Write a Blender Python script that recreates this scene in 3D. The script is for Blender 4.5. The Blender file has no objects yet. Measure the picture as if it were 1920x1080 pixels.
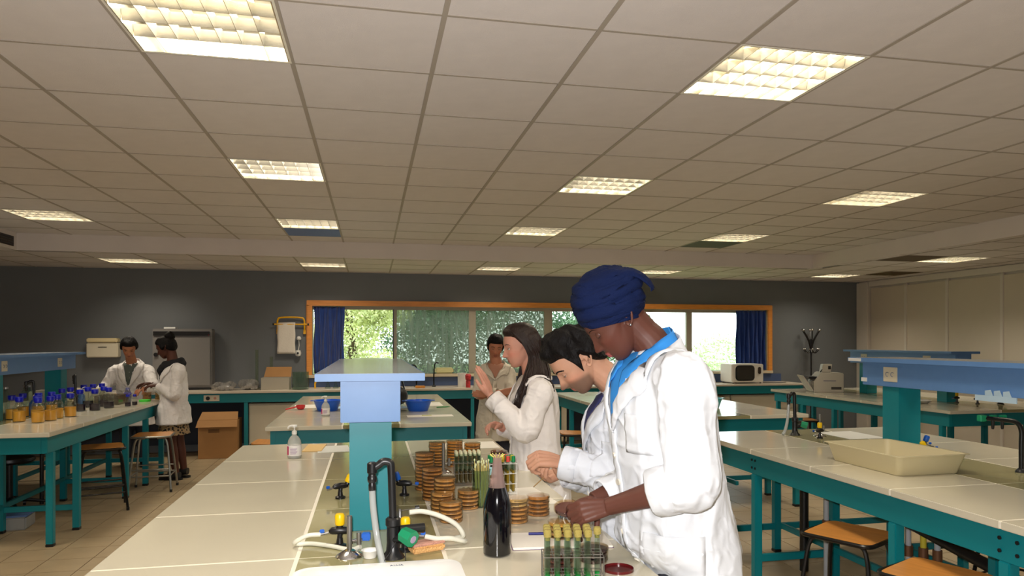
import bpy, bmesh, math, random
import numpy as np
from mathutils import Vector, Matrix, noise, Euler
from mathutils.bvhtree import BVHTree
PI = math.pi
C = bpy.context.scene.collection
S = bpy.context.scene
random.seed(7)

# ---------------------------------------------------------------- camera, world, light, exposure
cam_d = bpy.data.cameras.new('camera')
cam_d.sensor_width = 36.0
cam_d.lens = 36.0 * 1353.6 / 1920
cam_d.shift_x = -29.3 / 1920
cam_d.shift_y = 98.0 / 1920
cam_d.clip_start = 0.05
cam = bpy.data.objects.new('camera', cam_d); C.objects.link(cam)
cam.location = (0, 0, 1.6)
cam.rotation_euler = (PI / 2, 0, -0.213)
S.camera = cam

S.view_settings.view_transform = 'Standard'
S.view_settings.look = 'None'
S.view_settings.gamma = 1
S.view_settings.use_curve_mapping = False
S.view_settings.exposure = 0.16
S.cycles.use_denoising = True
S.cycles.max_bounces = 8
S.cycles.diffuse_bounces = 4
S.cycles.glossy_bounces = 4
S.cycles.transmission_bounces = 6
S.cycles.transparent_max_bounces = 24
S.cycles.sample_clamp_indirect = 4.0
S.cycles.caustics_reflective = False
S.cycles.caustics_refractive = False

SKY = 3.8          # overcast daylight
world = bpy.data.worlds.new('overcast_sky'); S.world = world
world.use_nodes = True
wn = world.node_tree.nodes
wn['Background'].inputs[0].default_value = (0.93, 0.97, 1.0, 1)
wn['Background'].inputs[1].default_value = SKY

LAMP_W = 18.0      # one recessed fluorescent fixture
LAMP_COL = (1.0, 0.90, 0.74)
FLASH_W = 62.0     # the camera's own flash, held just beside the lens

def light(name, kind, loc, rot, energy, color, **kw):
    d = bpy.data.lights.new(name, kind); d.energy = energy; d.color = color
    for k, v in kw.items(): setattr(d, k, v)
    o = bpy.data.objects.new(name, d); C.objects.link(o)
    o.location = loc; o.rotation_euler = rot
    return o
light('camera_flash', 'SPOT', (-0.03, 0.02, 1.655), (PI / 2 + 0.10, 0, -0.213), FLASH_W * 4, (1.0, 0.97, 0.95),
      spot_size=math.radians(128), spot_blend=0.45, shadow_soft_size=0.018)

# ---------------------------------------------------------------- helpers
def lin(c):
    return tuple(((x / 255) / 12.92 if x / 255 <= 0.04045 else ((x / 255 + 0.055) / 1.055) ** 2.4) for x in c)

_mats = {}
def mat(name, rgb, rough=0.5, metal=0.0, spec=0.5, var=0.0, vscale=6.0, bump=0.0, bscale=40.0, coat=0.0,
        emit=None, estr=0.0, alpha=1.0, trans=0.0, stretch=(1, 1, 1), sheen=0.0, sss=0.0, attr=None):
    if name in _mats: return _mats[name]
    m = bpy.data.materials.new(name); m.use_nodes = True
    nt = m.node_tree; n = nt.nodes; b = n['Principled BSDF']
    c = (*lin(rgb), 1)
    b.inputs['Base Color'].default_value = c
    b.inputs['Roughness'].default_value = rough
    b.inputs['Metallic'].default_value = metal
    b.inputs['Specular IOR Level'].default_value = spec
    b.inputs['Coat Weight'].default_value = coat
    b.inputs['Alpha'].default_value = alpha
    b.inputs['Transmission Weight'].default_value = trans
    b.inputs['Sheen Weight'].default_value = sheen
    if sss:
        b.inputs['Subsurface Weight'].default_value = sss
        b.inputs['Subsurface Scale'].default_value = 0.02
        b.inputs['Subsurface Radius'].default_value = (1.0, 0.35, 0.2)
    if emit:
        b.inputs['Emission Color'].default_value = (*lin(emit), 1); b.inputs['Emission Strength'].default_value = estr
    tc = n.new('ShaderNodeTexCoord'); mp = n.new('ShaderNodeMapping'); mp.inputs['Scale'].default_value = stretch
    nt.links.new(tc.outputs['Object'], mp.inputs[0])
    src = None
    if attr:
        at = n.new('ShaderNodeAttribute'); at.attribute_name = attr; src = at.outputs['Color']
        nt.links.new(src, b.inputs['Base Color'])
    if var > 0:
        t = n.new('ShaderNodeTexNoise'); t.inputs['Scale'].default_value = vscale; t.inputs['Detail'].default_value = 5
        nt.links.new(mp.outputs[0], t.inputs['Vector'])
        mr = n.new('ShaderNodeMapRange'); mr.inputs[1].default_value = 0.3; mr.inputs[2].default_value = 0.7
        mr.inputs[3].default_value = 1 - var; mr.inputs[4].default_value = 1 + var * 0.6
        nt.links.new(t.outputs['Fac'], mr.inputs[0])
        mx = n.new('ShaderNodeVectorMath'); mx.operation = 'SCALE'
        if src: nt.links.new(src, mx.inputs[0])
        else: mx.inputs[0].default_value = c[:3]
        nt.links.new(mr.outputs[0], mx.inputs['Scale'])
        nt.links.new(mx.outputs[0], b.inputs['Base Color'])
    if bump > 0:
        t2 = n.new('ShaderNodeTexNoise'); t2.inputs['Scale'].default_value = bscale; t2.inputs['Detail'].default_value = 4
        nt.links.new(mp.outputs[0], t2.inputs['Vector'])
        bp = n.new('ShaderNodeBump'); bp.inputs['Strength'].default_value = bump; bp.inputs['Distance'].default_value = 0.01
        nt.links.new(t2.outputs['Fac'], bp.inputs['Height']); nt.links.new(bp.outputs[0], b.inputs['Normal'])
    _mats[name] = m
    return m

def clear_glass(name, tint=(255, 255, 255), gloss=0.08, film=0.0, film_rgb=(150, 160, 150), rough=0.0):
    """thin sheet of glass: see-through, with a fresnel reflection and an optional dusty or tinted film"""
    if name in _mats: return _mats[name]
    m = bpy.data.materials.new(name); m.use_nodes = True
    nt = m.node_tree; n = nt.nodes; n.remove(n['Principled BSDF']); out = n['Material Output']
    tr = n.new('ShaderNodeBsdfTransparent'); tr.inputs[0].default_value = (*lin(tint), 1)
    gl = n.new('ShaderNodeBsdfGlossy'); gl.inputs['Roughness'].default_value = rough
    fr = n.new('ShaderNodeLayerWeight'); fr.inputs[0].default_value = 0.5
    pw = n.new('ShaderNodeMath'); pw.operation = 'POWER'; pw.inputs[1].default_value = 4.0
    ad = n.new('ShaderNodeMath'); ad.operation = 'MULTIPLY_ADD'; ad.inputs[1].default_value = 0.7; ad.inputs[2].default_value = 0.02 + gloss * 0.3; ad.use_clamp = True
    nt.links.new(fr.outputs['Facing'], pw.inputs[0]); nt.links.new(pw.outputs[0], ad.inputs[0])
    mx = n.new('ShaderNodeMixShader'); nt.links.new(ad.outputs[0], mx.inputs[0])
    nt.links.new(tr.outputs[0], mx.inputs[1]); nt.links.new(gl.outputs[0], mx.inputs[2])
    last = mx
    if film > 0:
        df = n.new('ShaderNodeBsdfTranslucent'); df.inputs[0].default_value = (*lin(film_rgb), 1)
        d2 = n.new('ShaderNodeBsdfDiffuse'); d2.inputs[0].default_value = (*lin(film_rgb), 1)
        dm = n.new('ShaderNodeMixShader'); nt.links.new(df.outputs[0], dm.inputs[1]); nt.links.new(d2.outputs[0], dm.inputs[2])
        dm.inputs[0].default_value = 0.5
        tc = n.new('ShaderNodeTexCoord'); mp = n.new('ShaderNodeMapping'); mp.inputs['Scale'].default_value = (14, 1, 0.8)
        nt.links.new(tc.outputs['Object'], mp.inputs[0])
        t = n.new('ShaderNodeTexNoise'); t.inputs['Scale'].default_value = 1.6; t.inputs['Detail'].default_value = 8
        nt.links.new(mp.outputs[0], t.inputs['Vector'])
        mr = n.new('ShaderNodeMapRange'); mr.inputs[1].default_value = 0.35; mr.inputs[2].default_value = 0.65
        mr.inputs[3].default_value = film * 0.45; mr.inputs[4].default_value = film * 1.35
        nt.links.new(t.outputs['Fac'], mr.inputs[0])
        m2 = n.new('ShaderNodeMixShader'); nt.links.new(mr.outputs[0], m2.inputs[0])
        nt.links.new(last.outputs[0], m2.inputs[1]); nt.links.new(dm.outputs[0], m2.inputs[2]); last = m2
    nt.links.new(last.outputs[0], out.inputs[0])
    _mats[name] = m
    return m

class MB:
    """collects simple solids and links them as ONE mesh object"""
    def __init__(s): s.v = []; s.f = []; s.m = []
    def add(s, vs, fs, m=0):
        o = len(s.v); s.v += [tuple(p) for p in vs]
        for f in fs: s.f.append(tuple(i + o for i in f)); s.m.append(m)
        return s
    def box(s, x0, x1, y0, y1, z0, z1, m=0, mt=None):
        vs = [Vector(p) for p in ((x0,y0,z0),(x1,y0,z0),(x1,y1,z0),(x0,y1,z0),(x0,y0,z1),(x1,y0,z1),(x1,y1,z1),(x0,y1,z1))]
        if mt: vs = [mt @ p for p in vs]
        return s.add(vs, [(0,3,2,1),(4,5,6,7),(0,1,5,4),(1,2,6,5),(2,3,7,6),(3,0,4,7)], m)
    def cyl(s, p0, p1, r0, r1=None, n=14, m=0, caps=True):
        r1 = r0 if r1 is None else r1
        p0 = Vector(p0); p1 = Vector(p1); d = (p1 - p0).normalized()
        a = d.orthogonal().normalized(); b = d.cross(a)
        vs = []
        for p, r in ((p0, r0), (p1, r1)):
            for k in range(n):
                t = 2 * PI * k / n; vs.append(p + a * math.cos(t) * r + b * math.sin(t) * r)
        fs = [(k, (k + 1) % n, n + (k + 1) % n, n + k) for k in range(n)]
        if caps: fs += [tuple(range(n - 1, -1, -1)), tuple(range(n, 2 * n))]
        return s.add(vs, fs, m)
    def tube(s, pts, r, n=8, m=0, caps=True, flat=1.0):
        pts = [Vector(p) for p in pts]; N = len(pts)
        rs = r if isinstance(r, (list, tuple)) else [r] * N
        T = []
        for i in range(N):
            d = (pts[min(i + 1, N - 1)] - pts[max(i - 1, 0)])
            T.append(d.normalized() if d.length > 1e-9 else Vector((0, 0, 1)))
        a = T[0].orthogonal().normalized()
        vs = []
        for i in range(N):
            a = (a - T[i] * a.dot(T[i])); a = a.normalized() if a.length > 1e-6 else T[i].orthogonal().normalized()
            b = T[i].cross(a)
            for k in range(n):
                t = 2 * PI * k / n; vs.append(pts[i] + a * math.cos(t) * rs[i] + b * math.sin(t) * rs[i] * flat)
        fs = []
        for i in range(N - 1):
            for k in range(n): fs.append((i*n + k, i*n + (k+1) % n, (i+1)*n + (k+1) % n, (i+1)*n + k))
        if caps: fs += [tuple(range(n - 1, -1, -1)), tuple(range((N-1)*n, N*n))]
        return s.add(vs, fs, m)
    def lathe(s, prof, c=(0, 0, 0), n=24, m=0, closed=False):
        vs = []; fs = []
        for r, z in prof:
            for k in range(n):
                t = 2 * PI * k / n; vs.append((c[0] + r * math.cos(t), c[1] + r * math.sin(t), c[2] + z))
        P = len(prof)
        for i in range(P - 1):
            for k in range(n): fs.append((i*n + k, i*n + (k+1) % n, (i+1)*n + (k+1) % n, (i+1)*n + k))
        if not closed:
            if prof[0][0] > 1e-6: fs.append(tuple(range(n - 1, -1, -1)))
            if prof[-1][0] > 1e-6: fs.append(tuple(range((P-1)*n, P*n)))
        return s.add(vs, fs, m)
    def ball(s, c, r, n=12, m=0, sc=(1, 1, 1)):
        k = max(6, n // 2)
        o = len(s.v)
        s.lathe([(max(1e-7, r * math.sin(PI * i / k)), -r * math.cos(PI * i / k)) for i in range(k + 1)], (0, 0, 0), n, m, closed=True)
        for i in range(o, len(s.v)):
            x, y, z = s.v[i]; s.v[i] = (x * sc[0] + c[0], y * sc[1] + c[1], z * sc[2] + c[2])
        return s
    def prism(s, poly, z0, z1, m=0, mt=None):
        n = len(poly)
        vs = [Vector((x, y, z0)) for x, y in poly] + [Vector((x, y, z1)) for x, y in poly]
        if mt: vs = [mt @ p for p in vs]
        return s.add(vs, [tuple(range(n - 1, -1, -1)), tuple(range(n, 2 * n))] + [(k, (k+1) % n, n + (k+1) % n, n + k) for k in range(n)], m)
    def mesh(s, name, mats, bevel=0.0, seg=2, sharp=38, smooth=True):
        me = bpy.data.meshes.new(name)
        me.from_pydata(s.v, [], s.f)
        for m in (mats if isinstance(mats, (list, tuple)) else [mats]): me.materials.append(m)
        me.polygons.foreach_set('material_index', s.m)
        bm = bmesh.new(); bm.from_mesh(me)
        bmesh.ops.remove_doubles(bm, verts=bm.verts, dist=1e-6)
        bmesh.ops.recalc_face_normals(bm, faces=bm.faces)
        if bevel > 0:
            ed = [e for e in bm.edges if len(e.link_faces) == 2 and e.calc_face_angle(0) > 0.5]
            bmesh.ops.bevel(bm, geom=ed, offset=bevel, segments=seg, affect='EDGES', clamp_overlap=True)
        bm.to_mesh(me); bm.free()
        if smooth:
            me.polygons.foreach_set('use_smooth', [True] * len(me.polygons))
            me.set_sharp_from_angle(angle=math.radians(sharp))
        me.update()
        return me
    def build(s, name, mats, parent=None, **kw):
        return link(name, s.mesh(name, mats, **kw), parent)

def link(name, me, parent=None):
    o = bpy.data.objects.new(name, me); C.objects.link(o)
    if parent: o.parent = parent
    return o
def thing(name, label, cat, loc=(0, 0, 0), rotz=0.0, group=None):
    o = bpy.data.objects.new(name, None); C.objects.link(o)
    o.empty_display_size = 0.1
    o.location = loc; o.rotation_euler = (0, 0, rotz); o['label'] = label; o['category'] = cat
    if group: o['group'] = group
    return o
ORD = ['first', 'second', 'third', 'fourth', 'fifth', 'sixth', 'seventh', 'eighth', 'ninth', 'tenth', 'eleventh', 'twelfth']
def tag(o, label, cat, group=None):
    o['label'] = label; o['category'] = cat
    if group: o['group'] = group
    return o
def struct(o): o['kind'] = 'structure'; return o
KIDS = {}
def dup(o, loc=None, rotz=None, label=None, group=None, parent=None):
    """copy of a thing with copies of its parts and sub-parts"""
    c = o.copy(); C.objects.link(c)
    if parent: c.parent = parent
    if loc is not None: c.location = loc
    if rotz is not None: c.rotation_euler = (0, 0, rotz)
    if label: c['label'] = label
    if group: c['group'] = group
    for ch in [k for k in ALLKIDS(o)]: dup(ch, parent=c)
    return c
def ALLKIDS(o): return list(o.children)
def rrect(w, h, r, n=5, cx=0, cy=0):
    out = []
    for sx, sy, a0 in ((1, 1, 0), (-1, 1, PI/2), (-1, -1, PI), (1, -1, 1.5*PI)):
        for k in range(n + 1):
            a = a0 + (PI / 2) * k / n
            out.append((cx + sx * (w/2 - r) + r * math.cos(a), cy + sy * (h/2 - r) + r * math.sin(a)))
    return out
def bez(p, n=16):
    """smooth curve through points (Catmull-Rom)"""
    p = [Vector(q) for q in p]; P = [p[0]*2 - p[1]] + p + [p[-1]*2 - p[-2]]; out = []
    for i in range(1, len(P) - 2):
        for k in range(n):
            t = k / n
            out.append(0.5 * ((2*P[i]) + (P[i+1]-P[i-1])*t + (2*P[i-1]-5*P[i]+4*P[i+1]-P[i+2])*t*t + (3*P[i]-P[i-1]-3*P[i+1]+P[i+2])*t**3))
    out.append(p[-1]); return out
def text_mesh(body, size, depth=0.0004, align='CENTER'):
    cu = bpy.data.curves.new('lettering', 'FONT'); cu.body = body; cu.size = size; cu.extrude = depth
    cu.align_x = align; cu.align_y = 'CENTER'
    o = bpy.data.objects.new('lettering', cu); C.objects.link(o)
    dg = bpy.context.evaluated_depsgraph_get()
    me = bpy.data.meshes.new_from_object(o.evaluated_get(dg)); bpy.data.objects.remove(o); return me

# ---------------------------------------------------------------- materials of the room
m_ceil = mat('ceiling_tile_white', (218, 211, 208), 0.9, var=0.03, vscale=9, bump=0.15, bscale=220)
m_tbar = mat('ceiling_bar_taupe', (168, 158, 146), 0.6)
m_plaster = mat('plaster_cream', (222, 212, 204), 0.85, var=0.03, vscale=3)
m_wall = mat('wall_slate_grey', (108, 111, 113), 0.5, var=0.05, vscale=2.0, bump=0.05, bscale=120)
m_panel = mat('partition_beige', (205, 192, 172), 0.5, var=0.03, vscale=2)
m_strip = mat('partition_strip_cream', (214, 204, 190), 0.5)
m_floor = mat('floor_tile_beige', (168, 148, 116), 0.42, var=0.10, vscale=5, bump=0.03, bscale=60)
m_grout = mat('floor_grout_grey', (112, 94, 72), 0.8)
m_orange = mat('orange_wood', (226, 146, 62), 0.45, var=0.12, vscale=7, stretch=(1, 1, 8))
m_teal = mat('teal_steel', (0, 124, 134), 0.42, var=0.04, vscale=4)
m_black = mat('black_plastic', (20, 20, 22), 0.35)
m_blktube = mat('black_tube_enamel', (22, 20, 20), 0.25)
m_chrome = mat('chrome', (205, 205, 205), 0.15, metal=1)
m_alum = mat('window_aluminium', (168, 158, 140), 0.45, var=0.03)
m_tile = mat('bench_tile_glazed', (206, 199, 178), 0.13, spec=0.55, var=0.03, vscale=3)
m_tilejoint = mat('bench_joint_white', (238, 232, 216), 0.4)
m_trough = mat('bench_strip_olive', (150, 144, 104), 0.12, spec=0.55, var=0.05, vscale=3)
m_white = mat('white_plastic', (232, 230, 224), 0.35)
m_cream = mat('cream_laminate', (212, 202, 178), 0.5, var=0.02)
m_blueboard = mat('blue_laminate', (94, 134, 186), 0.4, var=0.03, vscale=18)
m_bluetop = mat('blue_grey_laminate', (150, 158, 168), 0.16, var=0.06, vscale=20)

# ---------------------------------------------------------------- floor
FX0, FY0, FP = 2.59, 4.95, 0.306
def pj(X, Y, z):
    c, s = math.cos(.213), math.sin(.213); d = X*s + Y*c
    if d < 0.1: return None
    return 989.3 + 1353.6*(X*c - Y*s)/d, 638 - 1353.6*(z - 1.6)/d
floor = struct(MB().box(-6.2, 8.8, -3.4, 11.4, -0.12, -0.004).build('floor', m_grout, smooth=False))
ft = MB().box(-FP/2+.003, FP/2-.003, -FP/2+.003, FP/2-.003, -0.0035, 0.0).mesh('floor_tile', m_floor, smooth=False)
cells = []
for i in range(-30, 21):
    for j in range(-27, 21):
        x = FX0 + (i + .5)*FP; y = FY0 + (j + .5)*FP
        if not (-6.2 < x - FP/2 and x + FP/2 < 8.8 and -3.4 < y - FP/2 and y + FP/2 < 11.3): continue
        p = pj(x, y, 0)
        vis = p is not None and -20 < p[0] < 1940 and p[1] < 1110
        # open floor: the aisles either side of the centre bench first
        ais = (-2.6 < x < -0.7 and y > 4.4) or (0.9 < x < 3.9 and y > 3.6) or (x < -2.3 and y > 5.4)
        cells.append((0 if (vis and ais) else 1 if vis else 2, y, x))
cells.sort()
rest = MB()
for k, (vis, y, x) in enumerate(cells):
    if k < 300 and vis < 2:
        o = link('floor_tile', ft, floor); o.location = (x, y, 0)
    else:
        a = FP/2 - .003
        rest.add([(x-a, y-a, 0), (x+a, y-a, 0), (x+a, y+a, 0), (x-a, y+a, 0)], [(0, 1, 2, 3)])
r_ = rest.build('floor_tiles_beyond', m_floor, floor, smooth=False); r_['kind'] = 'stuff'

# ---------------------------------------------------------------- walls
def wall_with_hole(name, x0, x1, z0, z1, hx0, hx1, hz0, hz1, y0, y1, m):
    b = MB()
    b.box(x0, hx0, y0, y1, z0, z1); b.box(hx1, x1, y0, y1, z0, z1)
    b.box(hx0, hx1, y0, y1, z0, hz0); b.box(hx0, hx1, y0, y1, hz1, z1)
    return struct(b.build(name, m, smooth=False))
WX0, WX1, WZ0, WZ1 = -0.86, 6.60, 1.085, 2.12
wall_with_hole('wall_back', -6.2, 8.4, -0.004, 3.0, WX0, WX1, WZ0, WZ1, 11.2, 11.42, m_wall)
struct(MB().box(-6.4, -6.2, -3.4, 11.42, -0.004, 3.0).build('wall_left', m_plaster, smooth=False))
struct(MB().box(-6.4, 8.8, -3.6, -3.4, -0.004, 3.0).build('wall_front', m_plaster, smooth=False))
wr = struct(MB().box(8.42, 8.6, -3.4, 11.42, -0.004, 3.0).build('wall_right', m_strip, smooth=False))
# movable partition: tall beige panels with cream cover strips
edges = [10.89, 10.05, 9.2, 8.24, 7.3, 6.35, 5.4, 4.45, 3.5, 2.5, 1.5, .5]
for a, b in zip(edges[1:], edges[:-1]):
    MB().box(8.385, 8.42, a + .02, b - .02, 0.08, 2.49).build('wall_panel', m_panel, wr, bevel=.004)
    MB().box(8.37, 8.42, a - .035, a + .019, 0.0, 2.52).build('cover_strip', m_strip, wr, bevel=.006)
MB().box(8.34, 8.42, 10.91, 11.198, 0.0, 2.6).build('corner_post', m_strip, wr, bevel=.008)
MB().box(8.36, 8.42, .5, 10.905, 2.521, 2.612).build('header_rail', m_strip, wr, bevel=.006)

# ---------------------------------------------------------------- ceiling
GX, GY, GP = -0.935, 3.277, 0.6
CX0, CX1, CY1, CZ, LZ = -3.89, 6.10, 9.12, 2.8, 2.615
ceil = struct(MB().box(-6.2, 8.6, -3.4, 11.42, 2.98, 3.1).build('ceiling', m_plaster, smooth=False))
def is_special(i, j, low):
    if low: return (i in (-4, 0, 4, 8, 13) and j == 11) or (i == 13 and j == 7)
    return i in (-4, 0, 4, 8) and j % 4 == 3
tile_up = MB().box(.0, .59, .0, .59, .003, .02).mesh('ceiling_tile', m_ceil, smooth=False)
cl = []
for i in range(-9, 16):
    for j in range(-11, 14):
        x0, y0 = GX + GP*i, GY + GP*j
        cxm, cym = x0 + .3, y0 + .3
        for low in (0, 1):
            if low:
                xa, xb, ya, yb = max(x0, -6.2), min(x0 + .6, 8.4), max(y0, -3.4), min(y0 + .6, 11.2)
                inner = CX0 - .05 < cxm < CX1 + .25 and y0 + .6 < CY1 + .2
                if y0 < CY1 < y0 + .6 and CX0 < cxm < CX1: ya = CY1
                if x0 < CX1 < x0 + .6 and cym < CY1: xa = max(xa, CX1)
                if x0 < CX0 < x0 + .6 and cym < CY1: xb = min(xb, CX0)
                if CX0 <= xa and xb <= CX1 and yb <= CY1 + .01: continue
                z = LZ
            else:
                xa, xb, ya, yb = max(x0, CX0), min(x0 + .6, CX1), max(y0, -3.4), min(y0 + .6, CY1)
                z = CZ
            if xb - xa < .06 or yb - ya < .06: continue
            if is_special(i, j, low) or (not low and ((i == 0 and j == 8) or (i == 8 and j == 8))) or (low and ((i == 12 and j == 7) or (i == 14 and j == 10))): continue
            p = pj((xa + xb)/2, (ya + yb)/2, z)
            vis = p is not None and -60 < p[0] < 1980 and p[1] > -60
            d = math.hypot(cxm, cym)
            cl.append(((0 if vis else 1), d, xa, xb, ya, yb, z))
cl.sort()
rest = MB(); cut_cache = {}
for k, (vis, d, xa, xb, ya, yb, z) in enumerate(cl):
    w, h = xb - xa - .012, yb - ya - .008
    if k < 300 and vis == 0:
        key = (round(w, 3), round(h, 3))
        if key not in cut_cache: cut_cache[key] = MB().box(0, w, 0, h, .004, .02).mesh('ceiling_tile', m_ceil, smooth=False)
        o = link('ceiling_tile', cut_cache[key], ceil); o.location = (xa + .006, ya + .006, z)
    else:
        rest.add([(xa+.006, ya+.006, z+.004), (xa+.006, yb-.006, z+.004), (xb-.006, yb-.006, z+.004), (xb-.006, ya+.006, z+.004)], [(0, 1, 2, 3)])
r_ = rest.build('ceiling_tiles_beyond', m_ceil, ceil, smooth=False); r_['kind'] = 'stuff'
g = MB()
for i in range(-5, 13):
    x = GX + GP*i
    if CX0 < x < CX1: g.box(x - .010, x + .010, -3.4, CY1, CZ, CZ + .012)
for j in range(-11, 10):
    y = GY + GP*j; g.box(CX0, CX1, y - .007, y + .007, CZ + .001, CZ + .013)
for i in range(-8, 16):
    x = GX + GP*i
    g.box(x - .010, x + .010, CY1 + .01, 11.2, LZ, LZ + .012)
    if x > CX1 + .1 or x < CX0 - .1: g.box(x - .010, x + .010, -3.4, CY1 + .01, LZ, LZ + .012)
for j in range(-11, 14):
    y = GY + GP*j
    if y > 11.2: continue
    if y > CY1: g.box(-6.2, 8.4, y - .006, y + .006, LZ + .001, LZ + .013)
    else:
        g.box(CX1 + .01, 8.4, y - .006, y + .006, LZ + .001, LZ + .013); g.box(-6.2, CX0 - .01, y - .006, y + .006, LZ + .001, LZ + .013)
g.build('ceiling_grid_bars', m_tbar, ceil, smooth=False)
# the drop between the two ceiling levels
for nm, bx in (('trim_1', (CX0, CX1, CY1, CY1 + .02, LZ - .003, 2.98)), ('trim_2', (CX1, CX1 + .02, -3.4, CY1 + .02, LZ - .003, 2.98)),
               ('trim_3', (CX0 - .02, CX0, -3.4, CY1 + .02, LZ - .003, 2.98))):
    struct(MB().box(*bx).build(nm, m_plaster, smooth=False))
# air grille on the left drop
gr = thing('air_grille', 'dark slotted air grille set in the ceiling drop at far left', 'vent', (CX0 + .001, 8.62, 2.70))
MB().box(0, .008, -.42, .42, -.055, .055).build('frame', mat('grille_dark', (60, 48, 40), .6), gr)
for k in range(4): MB().box(.008, .016, -.40, .40, -.043 + k*.026, -.033 + k*.026).build('slat', m_black, gr)

# ceiling lamps
m_mirror = mat('louvre_mirror', (214, 208, 190), 0.17, metal=.86)
m_house = mat('lamp_housing_white', (235, 230, 215), 0.5)
def lamp_parts():
    t = thing('ceiling_lamp', 'x', 'lamp', (0, 0, 0))
    h = MB(); a = .29
    h.box(-a, a, -a, -a + .006, 0, .11); h.box(-a, a, a - .006, a, 0, .11)
    h.box(-a, -a + .006, -a + .006, a - .006, 0, .11); h.box(a - .006, a, -a + .006, a - .006, 0, .11); h.box(-a, a, -a, a, .11, .116, 1)
    h.build('housing', [m_mirror, m_house], t, smooth=False)
    fl = MB(); fl.box(-.298, .298, -.298, -.289, -.001, .003); fl.box(-.298, .298, .289, .298, -.001, .003); fl.box(-.298, -.289, -.289, .289, -.001, .003); fl.box(.289, .298, -.289, .289, -.001, .003)
    fl.build('flange', m_house, t, smooth=False)
    # long mirror wedges across and parallel to the tubes
    for k in range(1, 7):
        x = -.284 + .568*k/7
        MB().prism([(-.001, .004), (.001, .004), (.007, .05), (-.007, .05)], -.283, .283, mt=Matrix.Translation((x, 0, 0)) @ Matrix.Rotation(PI/2, 4, 'X')).build('louvre_blade', m_mirror, t, smooth=False)
    for k in range(1, 4):
        y = -.284 + .568*k/4
        MB().prism([(-.001, .004), (.001, .004), (.012, .048), (-.012, .048)], -.283, .283, mt=Matrix.Translation((0, y, 0)) @ Matrix.Rotation(PI/2, 4, 'Z') @ Matrix.Rotation(PI/2, 4, 'X')).build('louvre_rib', m_mirror, t, smooth=False)
    return t
lamp0 = lamp_parts(); used = False
LAMPS = []
cols = {-4: 'far left', 0: 'left of the middle', 4: 'right of the middle', 8: 'right'}
rowname = {-1: 'in the row nearest the viewer', 3: 'in the second row', 7: 'in the third row'}
for i in (-4, 0, 4, 8):
    for j in (-5, -1, 3, 7):
        LAMPS.append((GX + GP*i + .3, GY + GP*j + .3, CZ, i, j))
    LAMPS.append((GX + GP*i + .3, GY + GP*11 + .3 - .1, LZ, i, 11))
LAMPS += [(GX + GP*13 + .3, GY + GP*7 + .3, LZ, 13, 7), (GX + GP*13 + .3, GY + GP*11 + .2, LZ, 13, 11)]
LBL = {(0, -1): 'large recessed grid lamp at the top left, nearest the viewer', (4, -1): 'brightest large recessed grid lamp at the upper right, nearest row',
 (0, 3): 'recessed grid lamp in the second row, directly beyond the large top left one', (4, 3): 'recessed grid lamp in the second row, above the blue turban',
 (8, 3): 'bright recessed lamp in the second row, furthest right', (-4, 7): 'recessed grid lamp at the far left edge of the high ceiling',
 (0, 7): 'recessed grid lamp with the blue ceiling panel right behind it', (4, 7): 'small recessed grid lamp in the third row, left of the turban',
 (8, 7): 'recessed grid lamp with the dark ceiling panel right behind it', (-4, 11): 'leftmost recessed lamp of the lowered ceiling strip by the grey wall',
 (0, 11): 'recessed lamp of the lowered strip above the left end of the window', (4, 11): 'recessed lamp of the lowered strip above the middle of the window',
 (8, 11): 'recessed lamp of the lowered strip just right of the turban', (13, 11): 'recessed lamp of the lowered strip nearest the far right corner',
 (13, 7): 'bright recessed lamp in the lowered ceiling above the right partition'}
first = True
for (x, y, z, i, j) in LAMPS:
    lab = LBL.get((i, j), 'recessed grid lamp out of view, %s column, %s' % (cols.get(i, 'right'), 'row behind the viewer' if j < -1 else 'near row' if j < 3 else 'second row'))
    if first: t = lamp0; t.location = (x, y, z); t['label'] = lab; t['group'] = 'recessed ceiling lamps'; first = False
    else: t = dup(lamp0, (x, y, z), 0, lab, 'recessed ceiling lamps')
    L = light('fluorescent_light', 'AREA', (0, 0, .095), (0, 0, 0), LAMP_W, LAMP_COL, shape='SQUARE', size=.5)
    L.parent = t
# special ceiling panels
def panel(i, j, z, m, name, label, dy=0):
    o = MB().box(.01, .59, .01, .59, 0, .02).build(name, m, None, smooth=False); o.location = (GX+GP*i, GY+GP*j + dy, z + .001)
    tag(o, label, 'ceiling panel'); return o
panel(0, 8, CZ, mat('blue_panel', (100, 126, 180), .6), 'ceiling_panel', 'blue ceiling panel behind the left third-row lamp')
panel(8, 8, CZ, mat('dark_panel', (84, 84, 78), .7), 'ceiling_panel', 'dark grey ceiling panel in the high ceiling beyond the turban')
panel(12, 7, LZ, mat('brown_panel', (92, 76, 54), .7), 'ceiling_panel', 'dark brown ceiling panel in the low right ceiling beside a lamp')
v = thing('ceiling_vent', 'square ceiling air diffuser near the far right corner', 'vent', (GX+GP*14+.3, GY+GP*10+.3, LZ))
for k, s_ in enumerate((.29, .22, .15, .08)):
    q = MB(); w = .022; z0 = -.002 - .006*k
    q.box(-s_, s_, -s_, -s_+w, z0, z0+.012); q.box(-s_, s_, s_-w, s_, z0, z0+.012); q.box(-s_, -s_+w, -s_+w, s_-w, z0, z0+.012); q.box(s_-w, s_, -s_+w, s_-w, z0, z0+.012)
    q.build('ring', mat('vent_brown', (110, 92, 66), .6), v, smooth=False)
MB().box(-.29, .29, -.29, .29, .011, .02).build('backing', m_black, v, smooth=False)

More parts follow.
